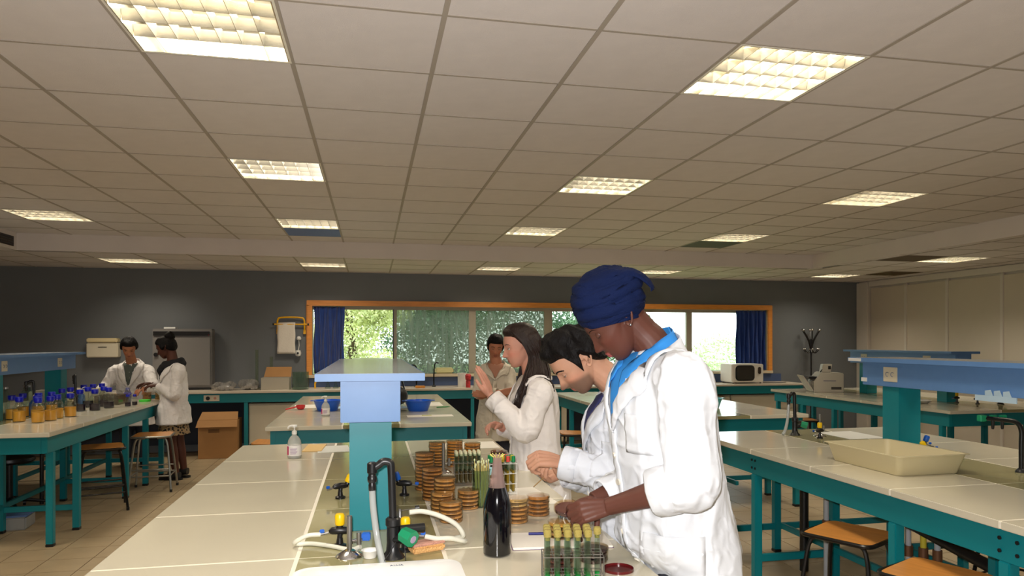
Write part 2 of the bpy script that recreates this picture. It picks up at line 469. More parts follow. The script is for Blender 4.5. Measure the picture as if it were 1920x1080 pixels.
# ---------------------------------------------------------------- window
win = bpy.data.objects.new('window_1', None); C.objects.link(win); struct(win)
f = MB(); Y0, Y1 = 11.14, 11.42; fw = .075
ox0, ox1, oz0, oz1 = -.94, 6.68, 1.04, 2.195
f.box(ox0, ox1, Y0, 11.30, WZ1, oz1); f.box(ox0, WX0, Y0, 11.2, oz0, WZ1); f.box(WX1, ox1, Y0, 11.2, oz0, WZ1)
f.build('window_frame', m_orange, win, bevel=.006)
MB().box(ox0, ox1, Y0 - .02, 11.40, oz0, WZ0).build('window_sill', mat('sill_cream', (206, 190, 160), .5), win, bevel=.005)
mull = [(-.42 - .04 - .35, -.42 - .35), (.322, .378), (1.492, 1.601), (2.707, 2.839), (3.92, 4.03), (5.158, 5.254), (WX1 - .05, WX1)]
for a, b in mull: MB().box(a, b, 11.25, 11.31, WZ0, WZ1 - .05).build('mullion', m_alum, win, bevel=.003)
MB().box(.318, .334, 11.235, 11.249, WZ0, WZ1 - .05).build('gasket', m_black, win)
MB().box(WX0, WX1, 11.25, 11.31, WZ1 - .055, WZ1 - .0005).build('top_rail', m_alum, win, bevel=.003)
g_clear = clear_glass('window_glass', (250, 255, 252), .02)
g_dusty = clear_glass('window_glass_streaked', (206, 214, 206), .05, film=.42, film_rgb=(146, 152, 142))
for k, (a, b) in enumerate(zip([m_[1] for m_ in mull[:-1]], [m_[0] for m_ in mull[1:]])):
    o = MB().box(a - .002, b + .002, 11.279, 11.281, WZ0, WZ1 - .05).build('pane', g_dusty if k in (1, 2) else g_clear, win, smooth=False)
MB().box(4.6, 4.9, 11.20, 11.24, 1.36, 1.385).build('window_handle', m_black, win, bevel=.004)

# curtains
m_curt = mat('curtain_blue', (30, 62, 134), .8, var=.15, vscale=10, sheen=.2)
def curtain(x0, x1, label, seed):
    n = 90; b = MB(); vs = []; rows = 14
    rnd = random.Random(seed); ph = [rnd.uniform(0, 6) for _ in range(4)]
    for r in range(rows + 1):
        z = 2.10 - (2.10 - 1.10)*r/rows
        for k in range(n + 1):
            u = k/n; amp = .012 + .020*min(1, r/4)
            y = 11.195 + amp*(math.sin(u*42 + ph[0] + .5*math.sin(u*9 + ph[1])) + .35*math.sin(u*87 + ph[2] + r*.06))
            x = x0 + (x1 - x0)*u + .01*math.sin(r*.5 + u*20)
            vs.append((x, y, z))
    fs = [(r*(n+1)+k, r*(n+1)+k+1, (r+1)*(n+1)+k+1, (r+1)*(n+1)+k) for r in range(rows) for k in range(n)]
    b.add(vs, fs)
    t = thing('curtain', label, 'curtain', ((x0+x1)/2, 11.195, 1.1))
    o = b.build('cloth', m_curt, t, sharp=180); o.location = (-(x0+x1)/2, -11.195, -1.1)
    sm = o.modifiers.new('thick', 'SOLIDIFY'); sm.thickness = .002
    for k in range(6):
        x = (k + .5)/6*(x1 - x0) - (x1 - x0)/2
        MB().tube([(x + .012*math.cos(a), -.004, 1.0 + .012*math.sin(a)) for a in [j*PI/6 for j in range(13)]], .002, 5).build('hook', m_chrome, t)
curtain(-.84, -.40, 'blue curtain drawn to the left end of the window', 1)
curtain(6.02, 6.56, 'blue curtain drawn to the right end of the window, beside the microwave', 2)
rl = MB().cyl((WX0, 11.195, 2.113), (WX1, 11.195, 2.113), .006, n=8).build('curtain_rail', m_alum, win)

# outside: grass bank, hedges and trees
grass = struct(MB().box(-30, 45, 11.6, 60, -.5, -.4).build('ground_outside', mat('grass_green', (120, 150, 80), .9, var=.3, vscale=3), smooth=False))
def tree(name, label, x, y, z0, h, w, d, n, rgb, seed, leaf=.05, trunk=True, group=None):
    rs = np.random.RandomState(seed); rnd = random.Random(seed)
    t = thing(name, label, 'tree' if trunk else 'hedge', (x, y, -.4), 0, group)
    if trunk:
        bl = np.array([(rnd.uniform(-w, w)*.6, rnd.uniform(-d, d)*.5, z0 + h*rnd.uniform(.15, .9), rnd.uniform(.3, .55)*min(w, h)) for _ in range(16)])
        k = rs.randint(0, 16, n); dr = rs.normal(size=(n, 3)); dr /= np.linalg.norm(dr, axis=1)[:, None]
        p = bl[k, :3] + dr*(bl[k, 3]*rs.uniform(.55, 1.08, n))[:, None]*np.array([1, 1, .8])
    else:
        px_ = rs.uniform(-w, w, n)
        p = np.stack([px_, rs.uniform(-d, d, n)*.5, z0 + (h + .18*np.sin(px_*2.3) + .1*np.sin(px_*7))*rs.rand(n)**.8], 1)
    a_ = rs.normal(size=(n, 3)); a_ /= np.linalg.norm(a_, axis=1)[:, None]
    b_ = np.cross(a_, rs.normal(size=(n, 3))); b_ /= np.linalg.norm(b_, axis=1)[:, None]
    s_ = (leaf*rs.uniform(.5, 1.2, n))[:, None]
    vv = np.stack([p - a_*s_, p - b_*s_*.45, p + a_*s_, p + b_*s_*.45], 1).reshape(-1, 3)
    me = bpy.data.meshes.new('foliage'); me.from_pydata(vv.tolist(), [], np.arange(4*n).reshape(-1, 4).tolist())
    me.materials.append(mat('leaves_%d_%d_%d' % rgb, rgb, .8, var=.35, vscale=1.5)); me.update()
    o = link('foliage', me, t); o['kind'] = 'stuff'
    if trunk:
        MB().tube([(0, 0, 0), (.05, 0, h*.4 + z0*.6), (-.1, .1, z0 + h*.8)], [.14, .10, .04], 8).build('trunk', mat('bark', (90, 74, 56), .9, var=.3, bump=.4), t)
tree('leafy_tree', 'pale yellow-green tree close outside the left window pane', -.4, 14.6, .7, 3.0, 1.3, 1.0, 15000, (232, 236, 176), 3, .045)
tree('leafy_tree', 'grey-green tree outside the streaked middle panes', 2.0, 19.5, .6, 4.0, 2.0, 1.4, 16000, (104, 132, 100), 4, .06)
tree('leafy_tree', 'dark bushy tree outside the pane behind the long-haired woman', 6.6, 20.0, .6, 3.9, 1.9, 1.3, 14000, (104, 136, 100), 5, .06)
tree('hedge', 'dark green hedge outside along the middle of the window', 2.9, 16.2, .2, 2.4, 2.1, .8, 16000, (74, 104, 76), 6, .045, trunk=False)
tree('hedge', 'light green hedge outside the right-hand window panes', 11.5, 18.0, .1, 1.9, 4.2, 1.0, 22000, (214, 230, 186), 7, .05, trunk=False)
tree('hedge', 'mid green hedge outside the left end of the window', -1.9, 18.6, .1, 3.0, 2.0, 1.0, 12000, (176, 190, 120), 8, .05, trunk=False)

# ---------------------------------------------------------------- lab benches
def bench(label, xc, y0, y1, seams, legs, cross, group='tiled lab benches'):
    """xc centre, y0..y1 length; seams = y of the joints; legs = (x offset, y); cross = y of the low cross rails"""
    t = thing('lab_bench', label, 'bench', (xc, y0, 0), 0, group)
    L = y1 - y0; W = .84
    T = lambda b: b
    # tile bed / joints
    MB().box(-W + .004, W - .004, .004, L - .004, .868, .8982).build('tile_bed', m_tilejoint, t, bevel=.002)
    ys = [0] + [s_ - y0 for s_ in seams] + [L]
    for a, b in zip(ys[:-1], ys[1:]):
        for x0, x1 in ((-W, -.235), (.235, W)):
            q = MB().box(x0 + .003, x1 - .003, a + .0035, b - .0035, .866, .9).build('bench_tile', m_tile, t, bevel=.003)
    for a, b in zip(ys[:-1], ys[1:]):
        MB().box(-.229, .229, a + .002, b - .002, .87, .8995).build('centre_strip', m_trough, t, bevel=.002)
    # teal frame
    ax, ay = W - .055, .05
    for x in (-ax, ax): MB().box(x - .02, x + .02, ay, L - ay, .735, .866).build('apron', m_teal, t, bevel=.003)
    for y in (ay + .0205, L - ay - .0205): MB().box(-ax + .02, ax - .02, y - .02, y + .02, .735, .866).build('apron', m_teal, t, bevel=.003)
    for x, y in legs:
        yy = y - y0
        lg = MB().box(x - .026, x + .026, yy - .026, yy + .026, .02, .735 if abs(x) > .7 else .86).build('leg', m_teal, t, bevel=.004)
        MB().box(x - .027, x + .027, yy - .027, yy + .027, 0, .022).build('leg_foot', m_black, lg, bevel=.003)
    for x0, x1, y in cross:
        MB().box(x0, x1, y - y0 - .015, y - y0 + .015, .17, .215).build('foot_rail', m_teal, t, bevel=.003)
    for x in (-.23, .23):
        MB().box(x - .015, x + .015, .25, L - .25, .20, .24).build('foot_rail', m_teal, t, bevel=.003)
    # bolts at the module joints
    return t
def legset(y0, outer, inner=(), ends=True):
    r = []
    for y in outer: r += [(-.785, y), (.785, y)]
    for y in inner: r += [(-.22, y), (.22, y)]
    return r
row1L = legset(1.75, (1.95, 2.36, 2.98, 4.25, 4.95), (2.36, 2.98, 4.25, 4.95))
row2L = legset(6.1, (6.26, 6.77, 8.01, 8.67, 9.28), (6.77, 8.01, 9.28))
c1 = [(-.78, -.22, 2.98), (.22, .78, 2.98), (-.78, -.22, 4.25), (.22, .78, 4.25), (-.78, .78, 4.95)]
c2 = [(-.78, -.22, 6.77), (.22, .78, 6.77), (-.78, -.22, 8.01), (.22, .78, 8.01), (-.78, .78, 9.28)]
s1 = [2.42, 3.10, 3.76, 4.43]; s1r = [2.351, 2.96, 3.59, 4.235]; s2 = [6.77, 7.44, 8.10, 8.77]
B = {}
B['C1'] = bench('white tiled lab bench with teal frame in the foreground, where the three students work', 0, 1.75, 5.1, s1, row1L, c1)
B['R1'] = bench('white tiled lab bench at the right carrying the large cream tray', 3.22, 1.75, 5.1, s1r, row1L, c1)
B['L2'] = bench('white tiled lab bench at the far left covered with bottles of media', -3.22, 6.1, 9.4, s2, row2L, c2)
B['C2'] = bench('white tiled lab bench behind the blue shelf, with two blue bowls', 0, 6.13, 9.4, s2, row2L, c2)
B['R2'] = bench('white tiled lab bench in the second row with the turquoise bowl', 3.22, 6.13, 9.4, s2, row2L, c2)
B['F2'] = bench('white tiled lab bench in the second row by the beige partition, with the grey machine', 6.44, 6.1, 9.4, s2, row2L, c2)

# bolts on the near right bench
for y in (2.30, 2.38, 4.23, 4.27):
    for z in (.775, .825):
        MB().cyl((-.807, y - 1.75, z), (-.812, y - 1.75, z), .008, n=10).build('bolt', m_black, B['R1'])

# ---------------------------------------------------------------- overhead service shelves
def shelf(label, xc, y0, y1, sockets=(), zt=1.49):
    t = thing('service_shelf', label, 'shelf', (xc, y0, .9))
    L = y1 - y0; z = zt - .9
    MB().box(-.19, .19, 0, L, z - .026, z).build('shelf_board', [m_bluetop], t, bevel=.003)
    MB().box(-.191, .191, -.004, .0, z - .027, z - .0005).build('shelf_edge', m_blueboard, t, bevel=.001)
    MB().box(-.191, -.1895, .001, L, z - .026, z - .0005).build('shelf_edge', m_blueboard, t)
    MB().box(.1895, .191, .001, L, z - .026, z - .0005).build('shelf_edge', m_blueboard, t)
    bx = .105
    b = MB().box(-bx, bx, .028, L - .03, z - .176, z - .026).build('service_box', m_blueboard, t, bevel=.002)
    MB().box(-bx + .022, bx - .022, .024, .0285, z - .172, z - .03).build('end_plate', m_blueboard, t, bevel=.001)
    for y in (.10 if L > 2 else .18, L - .33):
        MB().box(-.076, .076, y, y + .152, 0, z - .176).build('post', m_teal, t, bevel=.004)
    for side, y, w, kind in sockets:
        x = side*bx; xo = side*(bx + .006)
        zc = z - .10
        if kind == 'socket':
            s_ = MB().box(min(x, xo), max(x, xo), y - w/2, y + w/2, zc - .045, zc + .045).build('socket_plate', m_cream, t, bevel=.002)
            for dy in (-.022, .022):
                MB().tube([(xo + side*.002, y + dy + .013*math.cos(a), zc + .013*math.sin(a)) for a in [k*PI/8 - PI*.6 for k in range(12)]], .002, 5).build('socket_hole', mat('socket_grey', (120, 128, 150), .5), s_)
        elif kind == 'label':
            MB().box(min(x, xo) , max(x, xo) - .004*side, y - w/2, y + w/2, zc - .055, zc - .030).build('paper_label', m_white, t)
        elif kind == 'card':
            MB().box(min(x, xo), max(x, xo), y - w/2, y + w/2, zc - .025, zc + .02).build('paper_card', mat('card_bluish', (176, 200, 216), .4), t)
    return t
SH = {}
SH['C1'] = shelf('pale blue service shelf on teal posts, end-on above the middle foreground bench', -.003, 2.62, 4.72, zt=1.482)
SH['R1'] = shelf('long blue service shelf with a white socket plate above the near right bench', 3.22, 2.5, 4.15,
                 ((-1, 1.36, .12, 'socket'), (-1, 1.60, .05, 'label')))
SH['L2'] = shelf('dark blue service shelf above the bench of media bottles at far left', -3.22, 6.8, 8.66,
                 ((1, .28, .10, 'socket'), (1, 1.42, .10, 'socket')), 1.475)
SH['C2'] = shelf('blue service shelf of the second-row middle bench, hidden behind the nearer shelf', 0, 6.8, 8.5, zt=1.40)
SH['F2'] = shelf('blue service shelf above the second-row bench by the beige partition', 6.44, 6.8, 8.66,
                 ((-1, 1.55, .12, 'socket'), (-1, .45, .12, 'socket')), 1.475)
# wavy strip of labels on the near right shelf
t = SH['R1']; q = MB()
for k in range(3):
    y = .50 + k*.055
    q = MB().add([(-.107, y, .415), (-.107, y + .05, .415), (-.112, y + .045, .44), (-.112, y + .01, .446)], [(0, 1, 2, 3)])
    o = q.build('paper_card', mat('card_bluish', (176, 200, 216), .4), t, smooth=False)
    sm = o.modifiers.new('thick', 'SOLIDIFY'); sm.thickness = .002
MB().box(-.1115, -.106, .47, .72, .385, .415).build('paper_card', mat('card_bluish', (176, 200, 216), .4), t)
MB().box(-.112, -.106, 1.2, 1.45, .566, .586).build('paper_card', mat('card_blue', (90, 150, 205), .4), t)
MB().box(-.195, -.190, 1.52, 1.64, .567, .586).build('paper_label', m_white, t)

# ---------------------------------------------------------------- wall counter
wc = thing('long_counter', 'long white-topped teal counter along the grey back wall under the window', 'counter', (0, 10.5, 0))
MB().box(-4.1, 6.9, 0, .68, .872, .9).build('worktop', mat('worktop_cream', (214, 200, 180), .25), wc, bevel=.003)
MB().box(-4.05, 6.86, .03, .06, .745, .871).build('apron', m_teal, wc, bevel=.002)
MB().box(-.9, 6.86, .672, .698, .901, 1.03).build('upstand', mat('upstand_blue', (62, 80, 118), .45), wc, bevel=.003)
for x in (-4.02, -2.95, -1.69, 1.45, 1.62, 3.2, 5.0, 6.83): MB().box(x - .025, x + .025, .03, .08, 0, .744).build('leg', m_teal, wc, bevel=.003)
MB().box(-4.0, 6.8, .66, .68, 0.1, .74).build('back_panel', mat('back_panel_dark', (40, 46, 58), .7), wc)
m_cab = mat('cabinet_cream', (206, 194, 170), .5, var=.02)
for k, (a, b, nd) in enumerate(((-1.66, -.68, 1), (-.66, .32, 1), (.34, .96, 2), (5.04, 5.6, 3), (5.62, 6.8, 3), (2.0, 2.9, 1))):
    cb = MB().box(a, b, .10, .62, .06, .72).build('cabinet', m_cab, wc, bevel=.003)
    for d in range(nd):
        za = .08 + .63*d/nd; zb = .08 + .63*(d + 1)/nd - .012
        dd = MB().box(a + .006, b - .006, .082, .099, za, zb).build('drawer' if nd > 1 else 'door', m_cab, cb, bevel=.003)
        if nd > 1: pass
box = thing('cardboard_box', 'tall brown cardboard box standing open under the wall counter', 'box', (-2.03, 10.42, 0), .0)
m_card = mat('cardboard', (170, 124, 74), .8, var=.06, vscale=5)
MB().box(-.25, .25, -.0, .36, 0, .52).build('carton', m_card, box, bevel=.004)
MB().add([(-.25, 0, .52), (.25, 0, .52), (.255, -.06, .43), (-.265, -.06, .43)], [(0, 1, 2, 3)]).build('flap', m_card, box, smooth=False).modifiers.new('thick', 'SOLIDIFY').thickness = .005
MB().add([(-.25, .02, .52), (.25, .02, .52), (.24, .12, .62), (-.22, .12, .62)], [(0, 1, 2, 3)]).build('flap', m_card, box, smooth=False).modifiers.new('thick', 'SOLIDIFY').thickness = .005
MB().box(-.12, .02, -.002, .0, .35, .40).build('printed_mark', mat('card_print', (120, 84, 48), .8), box)

# ---------------------------------------------------------------- stools
m_ply = mat('stool_plywood', (206, 138, 66), .35, var=.14, vscale=5, stretch=(1, 9, 1), coat=.3)
def stool(label, loc, rot, m_tube=m_blktube, h=.60):
    t = thing('lab_stool', label, 'stool', loc, rot, 'stools at the benches')
    # moulded seat, dished a little
    W, D, n = .36, .31, 12
    poly = rrect(W, D, .045, 5); vs = []; b = MB()
    def zz(x, y): return h - .010 + .012*(y/(D/2))**2 - .012*(1 if y < 0 else 0)*(y/(D/2))**2*1.6
    grid = []
    m = len(poly)
    for s_ in (0, .35, .7, 1.0):
        for x, y in poly: grid.append((x*s_, y*s_))
    top = [(x, y, zz(x, y)) for x, y in grid]; bot = [(x, y, zz(x, y) - .012) for x, y in grid]
    fs = []
    K = len(grid)
    for r in range(3):
        for k in range(m):
            a, b_, c, d = r*m+k, r*m+(k+1) % m, (r+1)*m+(k+1) % m, (r+1)*m+k
            fs.append((a, b_, c, d)); fs.append((K+d, K+c, K+b_, K+a))
    for k in range(m): fs.append((3*m+k, 3*m+(k+1) % m, K+3*m+(k+1) % m, K+3*m+k))
    b.add(top + bot, fs); b.build('seat', m_ply, t, sharp=50)
    # rim tube
    MB().tube([(x*1.035, y*1.04, h - .020) for x, y in poly + poly[:1]], .011, 8, caps=False).build('seat_rim', m_tube, t)
    a, c_ = .135, .115; A, C_ = .205, .19
    for sy in (-1, 1):
        for sx in (-1, 1):
            pts = bez([(sx*.06, sy*c_, h - .034), (sx*(a - .012), sy*c_, h - .036), (sx*(a + .016), sy*(c_ + .006), h - .075), (sx*(a + .035), sy*(c_ + .02), h - .20), (sx*A, sy*C_, .012)], 5)
            lg = MB().tube(pts, .0115, 8).build('leg', m_tube, t)
            MB().cyl((sx*A, sy*C_, 0), (sx*A, sy*C_, .03), .014, n=10).build('leg_tip', m_black, lg)
    f = lambda z: (a + .035 + (A - a - .035)*(h - .2 - z)/(h - .2), c_ + .02 + (C_ - c_ - .02)*(h - .2 - z)/(h - .2))
    for z, sides in ((.17, 'xy'), (.24, 'y')):
        xx, yy = f(z)
        for s_ in (-1, 1):
            MB().cyl((-xx, s_*yy, z), (xx, s_*yy, z), .008, n=8).build('rung', m_tube, t)
            if 'x' in sides: MB().cyl((s_*xx, -yy, z), (s_*xx, yy, z), .008, n=8).build('rung', m_tube, t)
    return t
st0 = stool('black-framed plywood stool beside the near right bench, its seat fully in view', (2.44, 3.34, 0), -1.09)
dup(st0, (2.38, 2.665, 0), -1.18, 'black-framed plywood stool at the bottom right corner, cut by the frame')
dup(st0, (-2.50, 7.55, 0), .35, 'black-framed stool tucked under the left bench beside the media bottles')
dup(st0, (-.98, 7.55, 0), 1.5, 'black-framed stool at the left side of the second-row middle bench')
dup(st0, (2.16, 7.62, 0), 1.45, 'black-framed stool seen between the long-haired woman and the dark-haired man')
dup(st0, (5.42, 8.3, 0), 1.3, 'black-framed stool under the partition-side bench, left of the teal post')
dup(st0, (6.6, 5.75, 0), .1, 'black-framed stool at the near end of the partition-side bench')
dup(st0, (3.80, 3.62, 0), .4, 'black-framed stool on the far side of the near right bench')
dup(st0, (-3.95, 7.3, 0), .3, 'black-framed stool on the far side of the left bench')
m_stchrome = mat('stool_grey_tube', (160, 158, 150), .3, metal=.8)
stool('chrome-legged plywood stool beside the woman in the patterned skirt', (-2.285, 8.405, 0), .08, m_stchrome)
stool('chrome-legged stool in the aisle behind the woman with the blue turban', (2.25, 6.05, 0), .5, m_stchrome)

# swivel chair under the left bench
sc = thing('swivel_chair', 'dark swivel chair with a star base under the left bench', 'chair', (-3.3, 7.6, 0), .3)
MB().cyl((0, 0, .10), (0, 0, .45), .028, n=14).build('column', m_black, sc)
for k in range(5):
    a = 2*PI*k/5
    lg = MB().tube([(0.03*math.cos(a), .03*math.sin(a), .12), (.15*math.cos(a), .15*math.sin(a), .10), (.29*math.cos(a), .29*math.sin(a), .07)], [.022, .018, .012], 8).build('base_arm', m_black, sc)
    MB().cyl((.29*math.cos(a) - .01, .29*math.sin(a), .027), (.29*math.cos(a) + .012, .29*math.sin(a), .027), .027, n=12).build('castor', m_black, lg)
MB().lathe([(.02, .45), (.19, .46), (.205, .48), (.20, .505), (.17, .515), (0.001, .52)], n=24).build('seat', m_black, sc)
MB().tube(bez([(0, .17, .46), (0, .24, .50), (0, .245, .62)], 5), .012, 8).build('back_support', m_black, sc)
bk = MB().box(-.17, .17, .235, .262, .58, .70).build('backrest', m_black, sc, bevel=.012)
# box of supplies below it
tb = thing('storage_tub', 'pale plastic tub on the floor under the left bench', 'tub', (-3.02, 6.95, 0), .1)
MB().box(-.16, .16, -.12, .12, 0, .11).build('body', mat('tub_grey', (150, 150, 146), .5), tb, bevel=.01)
MB().box(-.17, .17, -.13, .13, .111, .125).build('lid', mat('tub_blue', (90, 120, 170), .5), tb, bevel=.004)

# ---------------------------------------------------------------- things on and against the back wall
# incubator
inc = thing('incubator', 'large grey laboratory incubator with a black top band on the wall counter', 'incubator', (-2.60, 10.955, .9))
m_inc = mat('incubator_grey', (128, 124, 120), .4, metal=.2)
MB().box(-.39, .39, 0, .20, .03, .86).build('cabinet', m_inc, inc, bevel=.01)
MB().box(-.36, .37, -.02, -.001, .06, .74).build('door', m_inc, inc, bevel=.006)
MB().box(-.375, .36, -.025, -.001, .765, .825).build('control_band', m_black, inc, bevel=.003)
MB().box(.345, .352, -.0255, -.0005 , .77, .78).build('indicator', mat('red_lamp', (170, 30, 30), .4), inc)
MB().box(-.37, .37, .0, .19, 0, .03).build('base', m_black, inc)
MB().cyl((-.335, -.045, .50), (-.335, -.02, .50), .028, n=16).build('latch_knob', m_black, inc)
MB().box(-.25, -.1, .03, .17, .861, .885).build('top_tray', m_white, inc, bevel=.003)
# towel dispenser
td = thing('towel_dispenser', 'cream paper towel dispenser on the wall above the seated media bench', 'dispenser', (-3.66, 11.195, 1.5))
td['label'] = 'cream paper towel dispenser on the grey wall left of the dark-haired man at far left'
MB().box(-.20, .20, -.14, 0, -.14, .065).build('body', m_cream, td, bevel=.012)
MB().box(-.195, .195, -.15, -.005, .068, .13).build('lid', mat('dispenser_yellowish', (214, 196, 150), .5), td, bevel=.012)
MB().box(-.05, .06, -.1445, -.139, .0, .01).build('slot', m_black, td)
# yellow wall rack with towel
m_yel = mat('yellow_enamel', (236, 176, 10), .35)
yr = thing('towel_rail', 'yellow tubular rail on the grey wall left of the window', 'rail', (-1.16, 11.19, 1.7))
MB().tube(bez([(-.19, -.02, .03), (-.19, -.045, .12), (-.185, -.05, .20), (-.13, -.05, .235), (.13, -.05, .235), (.185, -.05, .20), (.19, -.045, .12), (.19, -.02, .03)], 5), .013, 8).build('hoop', m_yel, yr)
MB().cyl((-.24, -.055, .135), (.23, -.055, .135), .011, n=10).build('roll_bar', m_yel, yr)
for s_ in (-1, 1):
    MB().cyl((s_*.245 - .012, -.055, .135), (s_*.245 + .012, -.055, .135), .016, n=10).build('end_cap', m_black, yr)
    MB().box(s_*.19 - .018, s_*.19 + .018, -.03, 0.004, -.01, .06).build('bracket', m_yel, yr, bevel=.004)
tw = thing('paper_towel', 'white paper towel sheet hanging from the yellow rail', 'towel', (-1.225, 11.13, 1.84))
b = MB(); vs = []
for r in range(13):
    for k in range(9):
        x = -.125 + .25*k/8; z = -.45*r/12
        vs.append((x*(1 - .03*math.sin(r)), .002*math.sin(k*1.3 + r*.4) - .003 + (.0 if r else .0), z + .012))
b.add(vs, [(r*9+k, r*9+k+1, (r+1)*9+k+1, (r+1)*9+k) for r in range(12) for k in range(8)])
b.add([(-.125, -.003, .012), (.125, -.003, .012), (.125, .012, .024), (-.125, .012, .024)], [(0, 1, 2, 3)])
b.add([(-.125, .012, .024), (.125, .012, .024), (.125, .028, -.01), (-.125, .028, -.01)], [(0, 1, 2, 3)])
b.build('sheet', mat('paper_white', (232, 222, 208), .8, var=.04, bump=.3, bscale=60), tw).modifiers.new('thick', 'SOLIDIFY').thickness = .0015
# eye-wash hose unit below
ew = thing('wall_dispenser', 'small white wall fitting beside the hanging paper towel', 'dispenser', (-1.05, 11.19, 1.5))
MB().lathe([(.0, .10), (.03, .11), (.035, .13), (.02, .155), (.0001, .16)], (0, -.04, 0), 14).build('cap', m_white, ew)
MB().tube([(0, -.04, .11), (.004, -.045, .02), (-.01, -.03, -.06)], .006, 8).build('stem', m_white, ew)
MB().lathe([(.0001, -.14), (.035, -.13), (.045, -.09), (.035, -.05), (.0001, -.045)], (-.01, -.045, 0), 16).build('bulb', m_white, ew)
MB().lathe([(.0001, 0), (.016, .002), (.016, .008), (.0001, .01)], (0, 0, 0), 12).build('port', m_black, ew).matrix_local = Matrix.Translation((-.01, -.088, -.09)) @ Matrix.Rotation(PI/2, 4, 'X')

# microwave
mw = thing('microwave', 'white microwave oven with a dark rounded door window on the wall counter', 'microwave', (5.96, 10.66, .9))
MB().box(-.29, .27, 0, .40, .018, .315).build('case', mat('microwave_white', (222, 214, 202), .4), mw, bevel=.012)
MB().prism(rrect(.30, .215, .05, 5, -.06, .17), 0, .012, mt=Matrix.Rotation(PI/2, 4, 'X') @ Matrix.Translation((0, 0, .0015))).build('door_window', mat('microwave_glass', (48, 44, 40), .15), mw)
MB().prism(rrect(.335, .25, .06, 5, -.06, .17), 0, .006, mt=Matrix.Rotation(PI/2, 4, 'X') @ Matrix.Translation((0, 0, .0005))).build('door_frame', m_black, mw)
MB().prism(rrect(.05, .115, .024, 5, .195, .21), 0, .010, mt=Matrix.Rotation(PI/2, 4, 'X') @ Matrix.Translation((0, 0, .001))).build('control_panel', mat('control_brown', (60, 42, 34), .3), mw)
MB().cyl((.195, -.022, .185), (.195, -.011, .185), .012, n=14).build('dial', m_black, mw)
for x in (-.25, .23):
    for y in (.03, .37): MB().cyl((x, y, 0), (x, y, .02), .015, n=10).build('foot', m_black, mw)
hm = MB().lathe([(.13, 0), (.125, .012), (.075, .03), (.06, .062), (.02, .07), (.0001, .071)], (-.08, .18, .316), 20).build('mat', mat('mitt_brown', (110, 92, 60), .9), None)
hm.name = 'oven_mitt'; tag(hm, 'crumpled brown oven mitt lying on top of the microwave', 'mitt')

# coat rack
cr = thing('coat_rack', 'black standing coat rack with silver ball tips against the grey wall', 'coat rack', (7.32, 11.0, 0))
MB().tube([(0, 0, .03), (0, 0, 1.62)], .014, 10).build('pole', m_blktube, cr)
MB().lathe([(.16, 0), (.16, .02), (.03, .035), (.02, .05)], n=24).build('base', m_blktube, cr)
for k in range(6):
    a = 2*PI*k/6 + .25; c_, s_ = math.cos(a), math.sin(a)
    up = MB().tube(bez([(0.014*c_, .014*s_, 1.46), (.05*c_, .05*s_, 1.60), (.16*c_, .10*s_, 1.76)], 6), .009, 8).build('upper_arm', m_blktube, cr)
    MB().ball((.165*c_, .104*s_, 1.775), .024, 12).build('ball_tip', m_chrome, up)
    lo = MB().tube(bez([(0.014*c_, .014*s_, 1.44), (.06*c_, .05*s_, 1.385), (.10*c_, .08*s_, 1.40), (.135*c_, .10*s_, 1.435)], 5), .007, 8).build('lower_arm', m_blktube, cr)
    MB().ball((.137*c_, .102*s_, 1.45), .018, 12).build('ball_tip', m_chrome, lo)

# grey machine (dual balance / stomacher) on the partition-side bench
gm = thing('lab_machine', 'pale grey bench machine with a tilted front flap on the partition-side bench', 'machine', (5.98, 8.78, .9), -.35)
m_gm = mat('machine_grey', (196, 188, 172), .45)
MB().prism([(-.12, 0), (.26, 0), (.26, .26), (-.02, .27), (-.12, .15)], -.17, .17, mt=Matrix.Rotation(PI/2, 4, 'X')).build('body', m_gm, gm, bevel=.008)
MB().prism([(-.27, .22), (-.255, .225), (-.12, .02), (-.14, .01)], -.16, .16, mt=Matrix.Rotation(PI/2, 4, 'X')).build('front_flap', m_gm, gm, bevel=.003)
MB().prism([(-.02, .272), (.10, .272), (.12, .38), (.0, .38)], .02, .15, mt=Matrix.Rotation(PI/2, 4, 'X')).build('control_head', m_gm, gm, bevel=.006)
MB().box(-.18, -.03, -.14, .14, .18, .21).build('inner_rack', m_black, gm, bevel=.004)
MB().tube(bez([(-.03, -.13, .272), (.0, -.14, .31), (.06, -.14, .31), (.09, -.13, .272)], 5), .008, 8).build('handle', m_black, gm)
MB().box(.10, .23, -.1715, -.170, .04, .075).build('vent_slots', mat('vent_dark', (70, 66, 60), .6), gm)
MB().box(.0, .16, -.1715, -.170, .15, .162).build('lettering_strip', mat('machine_print', (120, 116, 130), .6), gm)
MB().box(.065, .10, -.152, -.150, .31, .355).build('display', m_black, gm)

# things standing on the counter, left part
m_bag = clear_glass('plastic_film', (225, 225, 225), .12, film=.35, film_rgb=(200, 196, 190), rough=.25)
def bag(x, y, w, h, label, seed):
    t = thing('plastic_bag', label, 'bag', (x, y, .9)); rnd = random.Random(seed)
    b = MB().ball((0, 0, h*.5), 1, 22, sc=(w, .16, h*.5))
    b.v = [(p[0] + .02*noise.noise(Vector(p)*9 + Vector((seed, 0, 0))), p[1], max(.001, p[2] + .035*noise.noise(Vector(p)*11 + Vector((0, seed, 0))))) for p in b.v]
    b.build('film', m_bag, t, sharp=25)
    for k in range(5):
        MB().box(-w*.7 + k*w*.3, -w*.7 + k*w*.3 + .05, -.05, .05, .004 + .01*(k % 3), .04 + .015*(k % 3)).build('content', mat('dish_pack', (214, 206, 196), .4), t, bevel=.004)
bag(-2.02, 10.76, .16, .12, 'clear plastic bag of supplies on the counter right of the incubator', 1)
